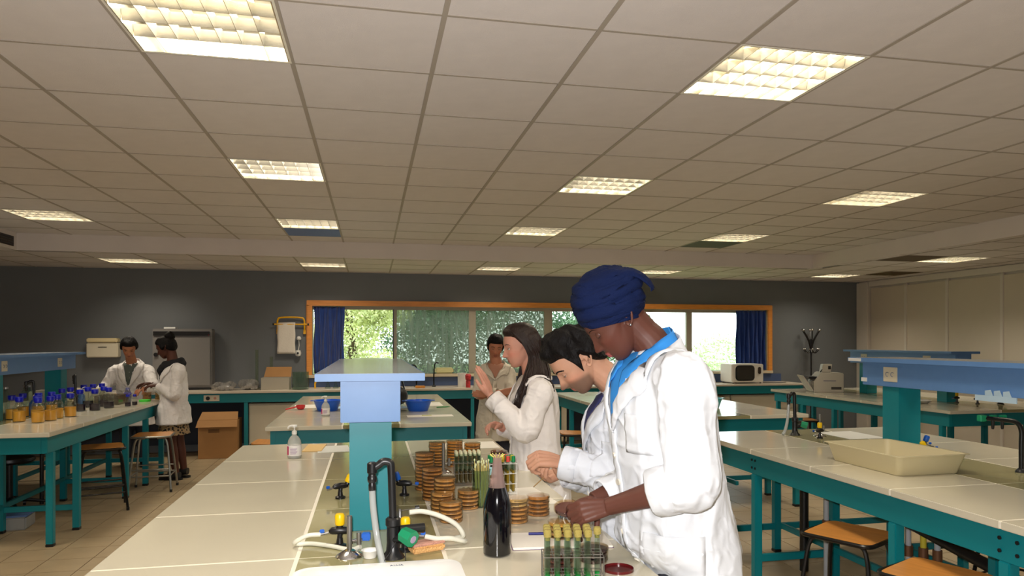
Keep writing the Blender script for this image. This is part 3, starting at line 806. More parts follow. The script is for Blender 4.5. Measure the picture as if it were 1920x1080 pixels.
bag(-1.70, 10.86, .14, .15, 'second, taller clear plastic bag on the counter beside the open carton', 2)
ob = thing('open_carton', 'small open grey carton with a raised brown flap on the wall counter', 'box', (-1.33, 10.72, .9))
MB().box(-.19, .19, 0, .003, 0, .17).box(-.19, -.187, .003, .25, 0, .17).box(.187, .19, .003, .25, 0, .17).box(-.19, .19, .25, .253, 0, .17).box(-.19, .19, 0.003, .25, 0, .004).build('carton', mat('carton_grey', (170, 162, 146), .7), ob, smooth=False)
MB().add([(-.185, .253, .17), (.19, .253, .17), (.19, .34, .31), (-.16, .34, .31)], [(0, 1, 2, 3)]).build('flap', m_card, ob, smooth=False).modifiers.new('thick', 'SOLIDIFY').thickness = .004
m_gl = clear_glass('lab_glass', (225, 238, 232), .10)
m_gl2 = clear_glass('lab_glass_thin', (240, 246, 242), .06)
gj = thing('glass_jar', 'empty tall glass jar beside the open carton on the wall counter', 'jar', (-.99, 10.75, .9))
MB().lathe([(.0001, .0), (.11, 0), (.115, .01), (.115, .24), (.118, .245), (.112, .25), (.108, .245), (.108, .012), (.0001, .01)], n=28).build('glass', m_gl, gj)
for x, lb in ((-1.63, 'thin green glass tube standing on the counter behind the carton, left one'), (-1.43, 'thin green glass tube standing behind the open carton, right one')):
    cy = thing('glass_cylinder', lb, 'cylinder', (x, 11.1, .9))
    MB().lathe([(.0001, 0), (.045, 0), (.045, .012), (.022, .02), (.022, .55 if x < -1.5 else .45), (.026, .56 if x < -1.5 else .46)], n=16).build('glass', clear_glass('green_glass', (238, 244, 230), .1), cy)
# flasks row near the window
for k in range(5):
    x = -.62 + k*.11
    t = thing('conical_flask', 'small clear conical flask, %s from left in the row under the blue curtain' % ORD[k], 'flask', (x, 10.86 + .02*(k % 2), .9), 0, 'flasks under the curtain')
    MB().lathe([(.0001, 0), (.04, 0), (.042, .008), (.014, .075), (.013, .10), (.016, .104)], n=16).build('glass', m_gl, t)
yk = MB().tube(bez([(0, 0, .002), (0, 0, .08), (.03, 0, .12), (.06, 0, .11)], 4), .012, 8).build('counter_tap', m_yel); yk.location = (-.80, 10.9, .898)
tag(yk, 'yellow gas tap on the wall counter below the window corner', 'tap')
# sink taps right of the shelf
for x, h, lb, mir in ((.66, .32, 'black swan-neck tap on the wall counter, left of two', -1), (.92, .36, 'black swan-neck tap on the wall counter, right of two', 1)):
    t = thing('water_tap', lb, 'tap', (x, 10.95, .9))
    MB().tube(bez([(0, 0, 0), (0, 0, h*.6), (0, 0, h*.85), (mir*.02, -.0, h), (mir*.07, 0, h*1.02), (mir*.10, 0, h*.93), (mir*.105, 0, h*.8)] if mir < 0 else [(0, 0, 0), (0, 0, h*.5), (.01, 0, h*.9), (.03, -.02, h), (.06, -.05, h)], 5), .011, 8).build('neck', m_blktube, t)
    MB().lathe([(.03, 0), (.03, .01), (.016, .03)], n=14).build('base', m_black, t)
cup = tag(MB().box(-.14, .14, -.1, .1, 0, .09).build('plastic_basin', mat('basin_yellow', (214, 206, 150), .5), bevel=.02), 'pale yellow basin on the window sill behind the taps', 'basin'); cup.location = (1.10, 11.24, 1.087)
dt = thing('detergent_bottle', 'pale green detergent bottle on the window sill left of the taps', 'bottle', (.52, 11.22, 1.087))
MB().lathe([(.0001, 0), (.034, 0), (.036, .01), (.034, .10), (.014, .13)], n=16).build('body', mat('pale_green', (178, 204, 130), .4), dt)
MB().cyl((0, 0, .13), (0, 0, .155), .013, n=12).build('cap', m_white, dt)
sp2 = tag(MB().box(-.07, .07, -.045, .045, 0, .03).build('sponge', mat('sponge_orange', (222, 150, 70), .9, bump=.5, bscale=150), bevel=.006), 'orange sponge on the wall counter by the black taps', 'sponge'); sp2.location = (.70, 10.72, .9)
jug = thing('plastic_jug', 'white plastic jug on the counter under the streaked window pane', 'jug', (1.33, 10.80, .9))
MB().lathe([(.0001, 0), (.06, 0), (.065, .02), (.068, .20), (.072, .21), (.064, .21), (.058, .02), (.0001, .01)], n=20).build('body', m_white, jug)
MB().tube(bez([(.066, 0, .18), (.11, 0, .17), (.11, 0, .08), (.066, 0, .06)], 5), .007, 8).build('handle', m_white, jug)
m_red = mat('red_check', (176, 40, 44), .6, var=.5, vscale=40)
rj = thing('red_bottle', 'red and white patterned small bottle beside the white jug', 'bottle', (1.46, 10.7, 1.0)); rj.location = (1.40, 10.64, .9)
MB().lathe([(.0001, 0), (.035, 0), (.035, .09), (.03, .11), (.042, .12), (.046, .18), (.03, .20), (.0001, .20)], n=16).build('body', m_red, rj)
# cable behind the microwave
cb = MB().tube(bez([(6.30, 10.80, .906), (6.45, 10.7, .906), (6.6, 10.72, .906), (6.75, 10.85, .906)], 6), .005, 6).build('power_cable', m_black); tag(cb, 'thin black cable lying on the counter right of the microwave', 'cable')
so = thing('wall_socket', 'cream double socket on the teal counter front right of the patterned skirt', 'socket', (-2.13, 10.5285, .81))
MB().box(-.10, .10, -.008, 0, -.04, .04).build('plate', m_cream, so, bevel=.002)
MB().cyl((-.045, -.022, 0), (-.045, -.008, 0), .026, n=14).build('plug', m_black, so)
MB().cyl((.045, -.010, 0), (.045, -.008, 0), .018, n=14).build('outlet_hole', mat('socket_pink', (196, 140, 120), .5), so)

# ---------------------------------------------------------------- taps and valves on the benches
TZ = .9
m_yknob = mat('yellow_knob', (240, 196, 8), .35)
m_bknob = mat('blue_knob', (20, 92, 190), .4)
m_gknob = mat('green_knob', (24, 140, 96), .35)
m_steel = mat('brushed_steel', (150, 148, 145), .3, metal=.9)
m_hosew = mat('white_hose', (222, 220, 204), .35)
m_hosec = mat('clear_hose', (176, 180, 178), .15, alpha=.75)
def gas_valve(label, loc, rot, knob=m_yknob, tilt=0.0, hose=None, upright=True):
    """black two-way gas valve on a bent foot with one coloured knob and a blue hose clip"""
    t = thing('gas_valve', label, 'valve', loc, rot)
    MB().lathe([(.022, 0), (.022, .008), (.012, .012), (.010, .03)], n=14).build('foot', m_black, t)
    MB().tube(bez([(0, 0, .012), (0, 0, .035), (.004, 0, .05)], 4), .009, 10).build('stem', m_black, t)
    MB().tube([(-.035, 0, .052), (-.026, 0, .055), (0, 0, .056), (.024, 0, .054), (.036, 0, .05)], [.006, .012, .014, .012, .006], 12).build('body', m_black, t)
    k = MB()
    k.cyl((0, 0, .066), (0, 0, .074), .011, n=12, m=1)
    k.lathe([(.0001, .074), (.014, .074), (.0165, .078), (.0165, .105), (.013, .112), (.0001, .113)], n=14)
    ko = k.build('knob', [knob, m_black], t); ko.location = (0, 0, 0); ko.rotation_euler = (0, tilt, 0)
    MB().tube([(-.036, 0, .050), (-.05, 0, .047), (-.062, 0, .046)], .0045, 8).build('nozzle', m_steel, t)
    MB().box(-.066, -.050, -.004, .004, .050, .062).build('hose_clip', m_bknob, t, bevel=.002)
    return t
gas_valve('yellow-knobbed gas valve with white hose at the left of the foreground sink', (-.105, 2.527, TZ), 0.0)
gas_valve('yellow-knobbed gas valve right of the foreground black tap', (.11, 2.43, TZ), PI)
gas_valve('yellow-knobbed gas valve on the left face of the foreground teal post', (-.135, 3.30, TZ), .5, tilt=.5)
gas_valve('blue-knobbed valve on the right of the foreground teal post', (.145, 3.30, TZ), PI - .3, m_bknob, tilt=.4)
gas_valve('yellow-knobbed valve on the near right bench, right of the swan-neck hose tap', (3.13, 4.60, TZ), .2)
gas_valve('blue-knobbed valve at the foot of the near right teal post', (3.36, 3.90, TZ), 2.8, m_bknob, tilt=-.4)
gas_valve('tilted yellow-knobbed valve on the right of the near right teal post', (3.27, 3.72, TZ), 3.3, tilt=.6)
gas_valve('yellow-knobbed valve by the teal post of the partition-side bench', (6.42, 6.90, TZ), 0.0)
gas_valve('small yellow-knobbed valve left of the partition-side bench tap', (6.52, 6.72, TZ), 2.2)
def hose(name, label, pts, r, m, n=8):
    o = MB().tube(bez(pts, n), r, 10).build(name, m); return tag(o, label, 'hose')
hose('gas_hose', 'white rubber hose looping left from the yellow gas valve', [(-.168, 2.527, .945), (-.21, 2.525, .944), (-.248, 2.53, .925), (-.250, 2.56, .909), (-.20, 2.56, .907), (-.14, 2.52, .9075), (-.07, 2.46, .9075), (-.035, 2.44, .92)], .0075, m_hosew)
hose('gas_hose', 'white rubber hose arching right from the upper clip beside the black tap', [(.125, 2.47, 1.018), (.17, 2.475, 1.018), (.23, 2.48, .998), (.285, 2.485, .965), (.31, 2.49, .925), (.29, 2.52, .909)], .0085, m_hosew)
hose('gas_hose', 'lower white rubber hose running right from the gas valve', [(.174, 2.43, .945), (.215, 2.43, .935), (.26, 2.435, .932), (.30, 2.45, .918), (.315, 2.47, .9095)], .0085, m_hosew)

# foreground swan-neck tap with hose
def hose_tap(label, loc, s=1.0, rot=0, hosed=True):
    t = thing('water_tap', label, 'tap', loc, rot)
    MB().lathe([(.038, 0), (.034, .008), (.022, .022), (.020, .05), (.020, .10), (.024, .105), (.024, .125), (.019, .13)], n=18).build('base', m_black, t)
    MB().tube(bez([(0, 0, .12), (-.003, 0, .2), (-.006, 0, .285), (-.010, 0, .305), (-.03, -.0, .310), (-.045, -.0, .300), (-.062, 0, .290)], 6), .0125, 12).build('neck', m_black, t)
    sp = MB().lathe([(.013, .245), (.015, .25), (.015, .262), (.012, .266), (.012, .272), (.016, .276), (.016, .305), (.010, .31)], (-.066, 0, 0), 14).build('spout', m_black, t)
    MB().lathe([(.0085, .215), (.0115, .22), (.0115, .236), (.009, .245)], (-.066, 0, 0), 12).build('spout_tip', m_black, t)
    MB().cyl((.0, -.005, .06), (.045, -.035, .068), .014, n=12).build('valve_arm', m_black, t)
    kn = MB().cyl((.030, -.030, .082), (.060, -.060, .070), .024, .028, n=7).build('handle', m_gknob, t)
    MB().cyl((.0602, -.0602, .070), (.062, -.062, .0693), .012, n=14).build('handle_cap', mat('cap_mauve', (168, 150, 176), .4), kn)
    MB().cyl((.02, .0, .09), (.10, .02, .085), .012, .016, n=10).build('side_valve', m_black, t)
    return t
tp = hose_tap('black swan-neck water tap with green handle beside the foreground sink', (.068, 2.367, TZ))
hose('water_hose', 'translucent grey hose hanging from the foreground black tap into the sink', [(.002, 2.367, 1.125), (.006, 2.362, 1.06), (.018, 2.345, .97), (.035, 2.30, .90), (.045, 2.265, .855)], .0105, m_hosec)
hose('sink_chain', 'thin dark cord hanging from the foreground tap over the sink edge', [(.10, 2.32, .965), (.104, 2.315, .93), (.105, 2.30, .905), (.106, 2.28, .895)], .0013, m_black)
hose('sink_chain', 'thin dark cord slanting from the tap base to the sink plug', [(.075, 2.325, .96), (.055, 2.31, .93), (.04, 2.30, .912), (.02, 2.26, .88)], .0013, m_black)
ht = hose_tap('black swan-neck tap with grey hose at the far end of the near right bench', (3.06, 4.80, TZ), rot=.3)
hose('water_hose', 'grey hose hanging from the tap at the far end of the near right bench', [(2.997, 4.78, 1.13), (2.985, 4.775, 1.02), (2.955, 4.76, .94), (2.93, 4.75, .912)], .011, m_hosec)
# swan neck with long side arm on the right bench
ra = thing('water_tap', 'tall black curved tap with green lever at the right edge of the picture', 'tap', (3.37, 3.19, TZ))
MB().lathe([(.03, 0), (.028, .008), (.016, .02)], n=16).build('base', m_black, ra)
MB().tube(bez([(0, 0, .01), (0, 0, .14), (-.0, .0, .22), (-.02, .01, .262), (-.07, .03, .275), (-.16, .07, .283)], 7), .0125, 12).build('neck', m_black, ra)
for dx in (-.075, -.125):
    MB().tube([(dx, .03 - dx*.2, .272), (dx, .03 - dx*.2, .235), (dx, .03 - dx*.2, .225)], [.010, .008, .006], 10).build('outlet', m_black, ra)
    MB().prism([(-.018, -.008), (.018, -.008), (.022, .008), (-.022, .008)], 0, .014, mt=Matrix.Translation((dx + .01, .035 - dx*.2, .286))).build('lever', m_gknob, ra, bevel=.002)
MB().prism(rrect(.04, .032, .006), 0, .034, mt=Matrix.Translation((-.175, .075, .266))).build('handle', m_gknob, ra, bevel=.003)
# tap beside the partition-side post
t = hose_tap('black tap with green handle on the partition-side bench', (6.72, 6.62, TZ), rot=1.0)
t = hose_tap('black tap on the far left bench among the media bottles', (-3.14, 7.72, TZ), rot=.3)
t = hose_tap('black tap right of the teal post on the far left bench', (-3.20, 8.86, TZ), rot=-1.0)

# chrome fittings
def chrome_tap(label, loc, h=.13, s=1):
    t = thing('chrome_valve', label, 'valve', loc)
    MB().lathe([(.045, 0), (.042, .004), (.022, .016), (.010, .022)], n=22).build('base_plate', m_chrome, t)
    MB().cyl((0, 0, .02), (0, 0, h), .0085, n=14).build('tube', m_steel, t)
    MB().cyl((.008, 0, .045), (.045, .012, .050), .007, n=10).build('side_arm', m_chrome, t)
    MB().cyl((.030, .0, .035), (.030, .0, .075), .008, n=10).build('needle_valve', m_steel, t)
    return t
chrome_tap('small chrome burner with dark tube at the left rim of the foreground sink', (-.070, 2.415, TZ))
bk_ = MB().prism([(-.014, -.010), (.014, -.014), (.016, .012), (-.012, .014)], 0, .024).build('blue_lever', m_bknob, bevel=.003); bk_.location = (-.022, 2.42, .945)
bk_.parent = bpy.data.objects['chrome_valve']; bk_.matrix_parent_inverse = Matrix.Identity(4); bk_.location = (.052, .012, .045)
chrome_tap('chrome burner with upright tube on the near right bench beside the hose tap', (3.20, 4.70, TZ), .16)
chrome_tap('chrome burner beside the amber dishes, far along the middle bench', (.372, 3.83, TZ), .155)
sv = thing('chrome_valve', 'slim chrome valve with a thin lever behind the yellow knob right of the tap', 'valve', (.095, 2.50, TZ))
MB().lathe([(.014, 0), (.012, .05), (.009, .06), (.012, .075), (.012, .095), (.006, .105), (.005, .125)], n=14).build('body', m_steel, sv)
MB().cyl((0, 0, .118), (.055, 0, .124), .0015, n=6).build('lever', m_steel, sv)
MB().cyl((.052, 0, .124), (.066, 0, .126), .009, n=10).build('lever_end', m_black, sv)
cup = tag(MB().lathe([(.0001, 0), (.02, 0), (.026, .022), (.028, .024), (.023, .022), (.018, .004), (.0001, .003)], n=18).build('small_cup', m_white), 'small white cap lying beside the foreground chrome burner', 'cap'); cup.location = (-.005, 2.385, TZ)

# sponge and sink
sg = thing('sponge', 'pink and orange sponge lying right of the foreground tap', 'sponge', (.178, 2.425, TZ), .35)
MB().box(-.058, .058, -.03, .03, 0, .022).build('sponge_body', mat('sponge_yellow', (228, 176, 112), .9, bump=.8, bscale=180), sg, bevel=.006)
MB().box(-.058, .058, -.03, .03, .0225, .030).build('scouring_layer', mat('sponge_pink', (214, 160, 140), .9, bump=.8, bscale=240), sg, bevel=.003)
sk = thing('sink', 'white ceramic sink with maker lettering at the bottom edge of the foreground bench', 'sink', (.02, 2.05, TZ))
m_cer = mat('sink_ceramic', (238, 238, 236), .08, spec=.6)
outer = rrect(.50, .46, .06, 6); inner = rrect(.42, .36, .05, 6, 0, -.02); bot = rrect(.36, .30, .05, 6, 0, -.02)
vs = [(x, y, .001) for x, y in outer] + [(x, y, .012) for x, y in outer] + [(x, y, .012) for x, y in inner] + [(x, y, -.03) for x, y in bot]
n = len(outer); fs = []
for r in range(3): fs += [(r*n+k, r*n+(k+1) % n, (r+1)*n+(k+1) % n, (r+1)*n+k) for k in range(n)]
fs.append(tuple(range(3*n, 4*n)))
b = MB().add(vs, fs)
# keep the basin above the bench tiles: shallow visible lip and bowl
b.v = [(x, y, z if z > -.01 else .0015) for x, y, z in b.v]
b.build('basin', m_cer, sk, bevel=.003)
tm = text_mesh('ALLIA', .016); tm.materials.append(mat('print_grey', (90, 100, 120), .5))
o = link('maker_lettering', tm, sk); o.location = (.055, .1905, .0128)

# ---------------------------------------------------------------- petri dishes
m_lid = clear_glass('dish_lid_clear', (252, 248, 240), .10)
agars = {'amber': mat('agar_amber', (226, 176, 116), .25, spec=.5), 'brown': mat('agar_brown', (206, 150, 94), .25), 'pale': mat('agar_pale', (232, 208, 156), .25),
         'purple': mat('agar_purple', (64, 28, 54), .2), 'wine': mat('agar_wine', (90, 22, 24), .2), 'orange': mat('agar_orange', (232, 166, 84), .25), 'ochre': mat('agar_ochre', (222, 176, 80), .25)}
m_ink = mat('marker_ink', (26, 22, 24), .6)
dish_proto = {}
def dish(kind, loc, rot, label, group, open_=False):
    if kind not in dish_proto:
        t = thing('petri_dish', label, 'dish', loc, rot, group)
        MB().lathe([(.0001, 0), (.0435, 0), (.0445, .001), (.0445, .0125), (.043, .0125), (.043, .0015), (.0001, .0012)], n=28).build('base', m_lid, t)
        MB().lathe([(.0001, .0016), (.0427, .0016), (.0427, .0085), (.0001, .0085)], n=28).build('agar', agars[kind], t)
        MB().lathe([(.0458, .004), (.0465, .004), (.0465, .0148), (.0458, .0155), (.0001, .0155), (.0001, .0149), (.0455, .0149)], n=28).build('lid', m_lid, t)
        q = MB()
        for k in range(9):
            a = -1.9 + k*.10; r0 = .0466
            q.add([(r0*math.cos(a), r0*math.sin(a), .006), (r0*math.cos(a+.06), r0*math.sin(a+.06), .006 + .001*(k % 2)), (r0*math.cos(a+.06), r0*math.sin(a+.06), .010), (r0*math.cos(a), r0*math.sin(a), .009 + .002*(k % 3 == 0))], [(0, 1, 2, 3)])
        o = q.build('marker_note', m_ink, t, smooth=False)
        dish_proto[kind] = t; return t
    return dup(dish_proto[kind], loc, rot, label, group)
rnd = random.Random(11)
def stack(kind, x, y, n, label, z=TZ, jit=.0015, topkind=None):
    for k in range(n):
        kk = topkind if (topkind and k >= n - 2) else kind
        dish(kk, (x + rnd.uniform(-jit, jit), y + rnd.uniform(-jit, jit), z + .0001 + .0158*k), rnd.uniform(-.6, 1.2), ('topmost ' if k == n - 1 else ORD[n - 1 - k] + '-from-top ') + label, label.replace('petri dish in', 'petri dishes of'))
stack('brown', .245, 3.42, 11, 'amber petri dish in the tallest stack, leftmost of the foreground dishes')
stack('brown', .262, 3.20, 9, 'amber petri dish in the second tall stack from the left, before the tallest')
stack('amber', .300, 3.03, 8, 'amber petri dish in the stack just behind the front pair of stacks')
stack('amber', .277, 2.90, 6, 'amber petri dish in the front left stack, half hidden by the nearest one')
stack('amber', .300, 2.795, 5, 'amber petri dish in the nearest stack above the white hoses')
stack('amber', .395, 3.00, 5, 'amber petri dish in the front right stack, left of the glass beaker')
stack('orange', .352, 3.98, 9, 'orange petri dish in the back row, left of the far burner')
stack('orange', .452, 4.02, 9, 'orange petri dish in the back row, right of the far burner')
stack('orange', .552, 4.02, 8, 'orange petri dish in the back row, rightmost of the orange stacks')
stack('purple', .665, 3.80, 7, 'dark purple petri dish in the stack behind the wire rack of capped tubes')
stack('amber', .548, 2.735, 6, 'amber petri dish in the stack right of the dark bottle', topkind='pale')
stack('brown', .655, 2.83, 5, 'brown petri dish in the stack under the man\'s hands')
stack('ochre', .655, 2.47, 4, 'ochre petri dish in the short stack beside the notebook, before the woman\'s hands')
stack('wine', .555, 2.125, 4, 'dark wine petri dish in the stack behind the rack of green tubes')
stack('purple', .690, 2.20, 3, 'dark purple petri dish in the stack right of the rack of green tubes')
ll = MB().lathe([(.0001, .0), (.0465, .0), (.0465, .008), (.045, .008), (.045, .002), (.0001, .0018)], n=28).build('dish_lid', agars['wine']); ll.location = (.735, 2.09, TZ + .0003)
tag(ll, 'single dark red dish lid lying flat at the bench edge right of the green tubes', 'dish lid')

# ---------------------------------------------------------------- racks of tubes
def wire_rack(t, nx, ny, p, hs, m):
    W, D = nx*p, ny*p
    for sx in (-1, 1):
        for sy in (-1, 1): MB().cyl((sx*W/2, sy*D/2, 0), (sx*W/2, sy*D/2, hs[-1]), .0016, n=6).build('rack_post', m, t)
    for z in hs:
        q = MB()
        for k in range(nx + 1): q.cyl((-W/2 + k*p, -D/2, z), (-W/2 + k*p, D/2, z), .0013, n=6)
        for k in range(ny + 1): q.cyl((-W/2, -D/2 + k*p, z), (W/2, -D/2 + k*p, z), .0013, n=6)
        q.build('rack_grid', m, t)
m_liqg = mat('liquid_green', (6, 150, 60), .15, spec=.6)
m_liqb = mat('liquid_brown', (96, 70, 40), .2)
m_foam = mat('foam_stopper', (156, 140, 70), .9, bump=.6, bscale=300)
tube_p = {}
def tube(kind, loc, label, group):
    if kind in tube_p: return dup(tube_p[kind], loc, 0, label, group)
    t = thing('test_tube', label, 'tube', loc, 0, group)
    h = .155 if kind == 'green' else .14
    MB().lathe([(.0001, 0), (.004, .001), (.0075, .006), (.008, .012), (.008, h), (.0085, h + .001), (.0072, h + .001), (.0072, .012), (.0001, .003)], n=14).build('glass', m_gl2, t)
    MB().lathe([(.0001, .0035), (.0045, .005), (.0069, .012), (.0069, .052 if kind == 'green' else .06), (.0001, .052 if kind == 'green' else .06)], n=12).build('liquid', m_liqg if kind == 'green' else m_liqb, t)
    if kind == 'green': MB().lathe([(.0001, h - .008), (.0070, h - .008), (.0070, h + .0), (.0105, h + .002), (.0110, h + .018), (.008, h + .022), (.0001, h + .0225)], n=12).build('foam_stopper', m_foam, t)
    elif kind == 'brown': MB().lathe([(.0001, h - .008), (.0068, h - .008), (.0068, h + .004), (.0055, h + .014), (.0001, h + .0145)], n=10).build('cotton_stopper', mat('cotton', (214, 208, 170), .9), t)
    tube_p[kind] = t; return t
R1_ = thing('wire_rack', 'wire test tube rack of green tubes in the near foreground', 'rack', (.548, 1.945, TZ), -.20)
wire_rack(R1_, 6, 3, .028, (.008, .05, .105), m_steel)
mt = Matrix.Translation((.548, 1.945, TZ)) @ Matrix.Rotation(-.20, 4, 'Z')
for i in range(6):
    for j in range(3):
        if (i, j) in ((5, 2), (5, 0)): continue
        p = mt @ Vector(((i - 2.5)*.028, (j - 1)*.028, .002))
        tube('green', tuple(p), 'green tube with ochre stopper, %s from left, %s row of the foreground rack' % (ORD[i], ('front', 'middle', 'back')[j]), 'green tubes in the foreground rack')
R2_ = thing('wire_rack', 'wire rack of brown-filled tubes in the middle of the amber dish stacks', 'rack', (.455, 3.48, TZ), 0)
wire_rack(R2_, 6, 3, .022, (.01, .06, .11), m_steel)
for i in range(6):
    for j in range(3):
        tube('brown', (.455 + (i - 2.5)*.022, 3.48 + (j - 1)*.022, TZ + .012), 'brown-filled stoppered tube, %s from left, %s row of the middle rack' % (ORD[i], ('front', 'middle', 'back')[j]), 'brown tubes in the middle rack')
# beaker with tubes
bkr = thing('glass_beaker', 'tall glass beaker of yellowish sticks between the rack and the dark bottle', 'beaker', (.452, 3.02, TZ))
MB().lathe([(.0001, 0), (.036, 0), (.038, .003), (.038, .15), (.041, .155), (.036, .152), (.036, .004), (.0001, .003)], n=24).build('glass', m_gl, bkr)
for k in range(16):
    a = k*2.4; r = .005 + .022*math.sqrt(k/16)
    s_ = thing('wooden_stick', 'yellowish swab stick standing in the tall glass beaker', 'stick', (.452 + r*math.cos(a), 3.02 + r*math.sin(a), TZ + .004), 0, 'swab sticks in the glass beaker')
    MB().cyl((0, 0, 0), (.007*math.cos(a), .007*math.sin(a), .175 + .012*math.sin(k*3)), .0020, n=6).build('stick', mat('swab_stick', (186, 168, 96), .6), s_)
    MB().ball((.007*math.cos(a), .007*math.sin(a), .178 + .012*math.sin(k*3)), .0035, 8, sc=(1, 1, 1.8)).build('tip', mat('swab_tip', (214, 220, 170), .8), s_)
# rack with green and red capped tubes
R3_ = thing('wire_rack', 'white wire rack of green-capped tubes right behind the dark bottle', 'rack', (.575, 3.22, TZ), .05)
wire_rack(R3_, 5, 3, .025, (.012, .055, .10, .145), m_white)
MB().box(-.0625, -.03, -.040, -.0385, .10, .135).build('label_card', mat('label_cyan', (160, 205, 208), .5), R3_)
MB().box(-.0625, -.03, -.040, -.0385, .06, .085).build('label_card', m_white, R3_)
capm = [mat('cap_green', (0, 128, 70), .4), mat('cap_red', (214, 70, 60), .4), mat('cap_yellow', (206, 190, 60), .4)]
for i in range(5):
    for j in range(3):
        c_ = capm[(0, 2, 2, 1, 0)[i] if j != 1 else (0, 1, 2, 0, 2)[i]]
        x, y = .575 + (i - 2)*.025, 3.22 + (j - 1)*.025
        nm = {0: 'green', 1: 'red', 2: 'yellow'}[capm.index(c_)]
        t = thing('capped_tube', '%s-capped tube, %s from left, %s row, white rack behind the dark bottle' % (nm, ORD[i], ('front', 'middle', 'back')[j]), 'tube', (x, y, TZ + .013), 0, 'capped tubes in the white wire rack')
        MB().lathe([(.0001, 0), (.0075, .008), (.0078, .155), (.0066, .155), (.0066, .008), (.0001, .003)], n=12).build('glass', m_gl2, t)
        MB().lathe([(.0001, .004), (.006, .008), (.006, .10), (.0001, .10)], n=10).build('liquid', mat('liquid_ochre', (176, 130, 40), .2), t)
        MB().lathe([(.0088, .140), (.0088, .165), (.0001, .166)], n=12).build('cap', c_, t)

# dark bottle
db = thing('dark_bottle', 'tall clear wine-shaped bottle of black liquid standing in the foreground', 'bottle', (.402, 2.33, TZ))
MB().lathe([(.0275, .2205), (.0215, .25), (.0165, .285), (.0135, .31), (.0145, .315), (.0150, .322), (.0125, .326)], n=36, closed=True).build('bottle_neck', clear_glass('bottle_glass', (226, 206, 200), .25, film=.5, film_rgb=(206, 180, 174)), db)  # pinkish film paints the reflection seen in the neck into the glass colour
MB().lathe([(.0001, .004), (.040, .001), (.0455, .006), (.046, .03), (.046, .14), (.044, .165), (.037, .195), (.0277, .2203), (.0001, .2203)], n=36).build('bottle_body', mat('liquid_black', (7, 7, 13), .10, spec=.6, coat=.6), db)
for k in range(12):
    a = 2*PI*k/12
    MB().cyl((.013*math.cos(a), .013*math.sin(a), .318), (.024*math.cos(a), .024*math.sin(a), .327), .0016, n=6).build('ring_tooth', mat('ring_yellow', (214, 206, 110), .4), db)

# notebook, pen, papers
m_paper = mat('paper', (236, 230, 218), .7)
nb = thing('notebook', 'open white notebook on the bench in front of the two students', 'notebook', (.64, 2.43, TZ), -.12)
MB().box(-.17, .0, -.09, .10, 0.0005, .008).build('page_block', m_paper, nb, bevel=.002)
MB().box(.001, .17, -.09, .10, 0.0005, .007).build('page_block', m_paper, nb, bevel=.002)
MB().box(-.172, .172, -.092, .102, 0, .0004).build('cover', mat('cover_mauve', (120, 90, 130), .6), nb)
pn = MB().tube([(0, 0, 0), (.06, -.01, 0), (.10, -.017, 0), (.108, -.018, 0)], [.0045, .0045, .004, .001], 8).build('pen', mat('pen_blue', (16, 20, 110), .3)); pn.location = (.545, 2.505, .9132)
tag(pn, 'dark blue pen lying across the open notebook', 'pen')
def sheet(label, x, y, w, h, rot, z=TZ + .0008, name='paper_sheet', m=None):
    t = MB().box(-w/2, w/2, -h/2, h/2, 0, .0012).build(name, m or m_paper, smooth=False); t.location = (x, y, z); t.rotation_euler = (0, 0, rot)
    return tag(t, label, 'paper')
sheet('white paper sheet on the far left corner of the foreground bench behind the soap', -.24, 4.80, .20, .28, .1, m=mat('paper_grey', (206, 206, 200), .6))
sheet('white tray liner at the far end of the foreground bench beyond the orange dishes', .60, 4.78, .44, .30, .0)
sheet('white sheet under the man\'s hands on the foreground bench', .62, 3.16, .30, .36, .1)
en = MB().box(-.06, .06, -.15, .15, 0, .006).build('brown_envelope', mat('envelope', (214, 180, 120), .7), bevel=.002); en.location = (-.36, 4.86, TZ + .0005); en.rotation_euler = (0, 0, -.05)
tag(en, 'tan envelope on the bench just behind the soap dispenser', 'envelope')
wb = thing('wash_bottle', 'small blue-labelled vial in front of the turbaned woman\'s hands', 'bottle', (.705, 2.62, TZ))
MB().lathe([(.0001, 0), (.022, 0), (.022, .05), (.016, .065), (.010, .075)], n=18).build('glass', m_gl, wb)
for k in range(6): MB().cyl((.0225*math.cos(-2.4 + k*.28), .0225*math.sin(-2.4 + k*.28), .012), (.0225*math.cos(-2.4 + k*.28), .0225*math.sin(-2.4 + k*.28), .048), .002, n=6).build('blue_stripe', mat('stripe_blue', (40, 120, 190), .5), wb)
MB().tube([(0, 0, .07), (0, 0, .10), (.01, 0, .12)], .003, 6).build('spout', m_white, wb)

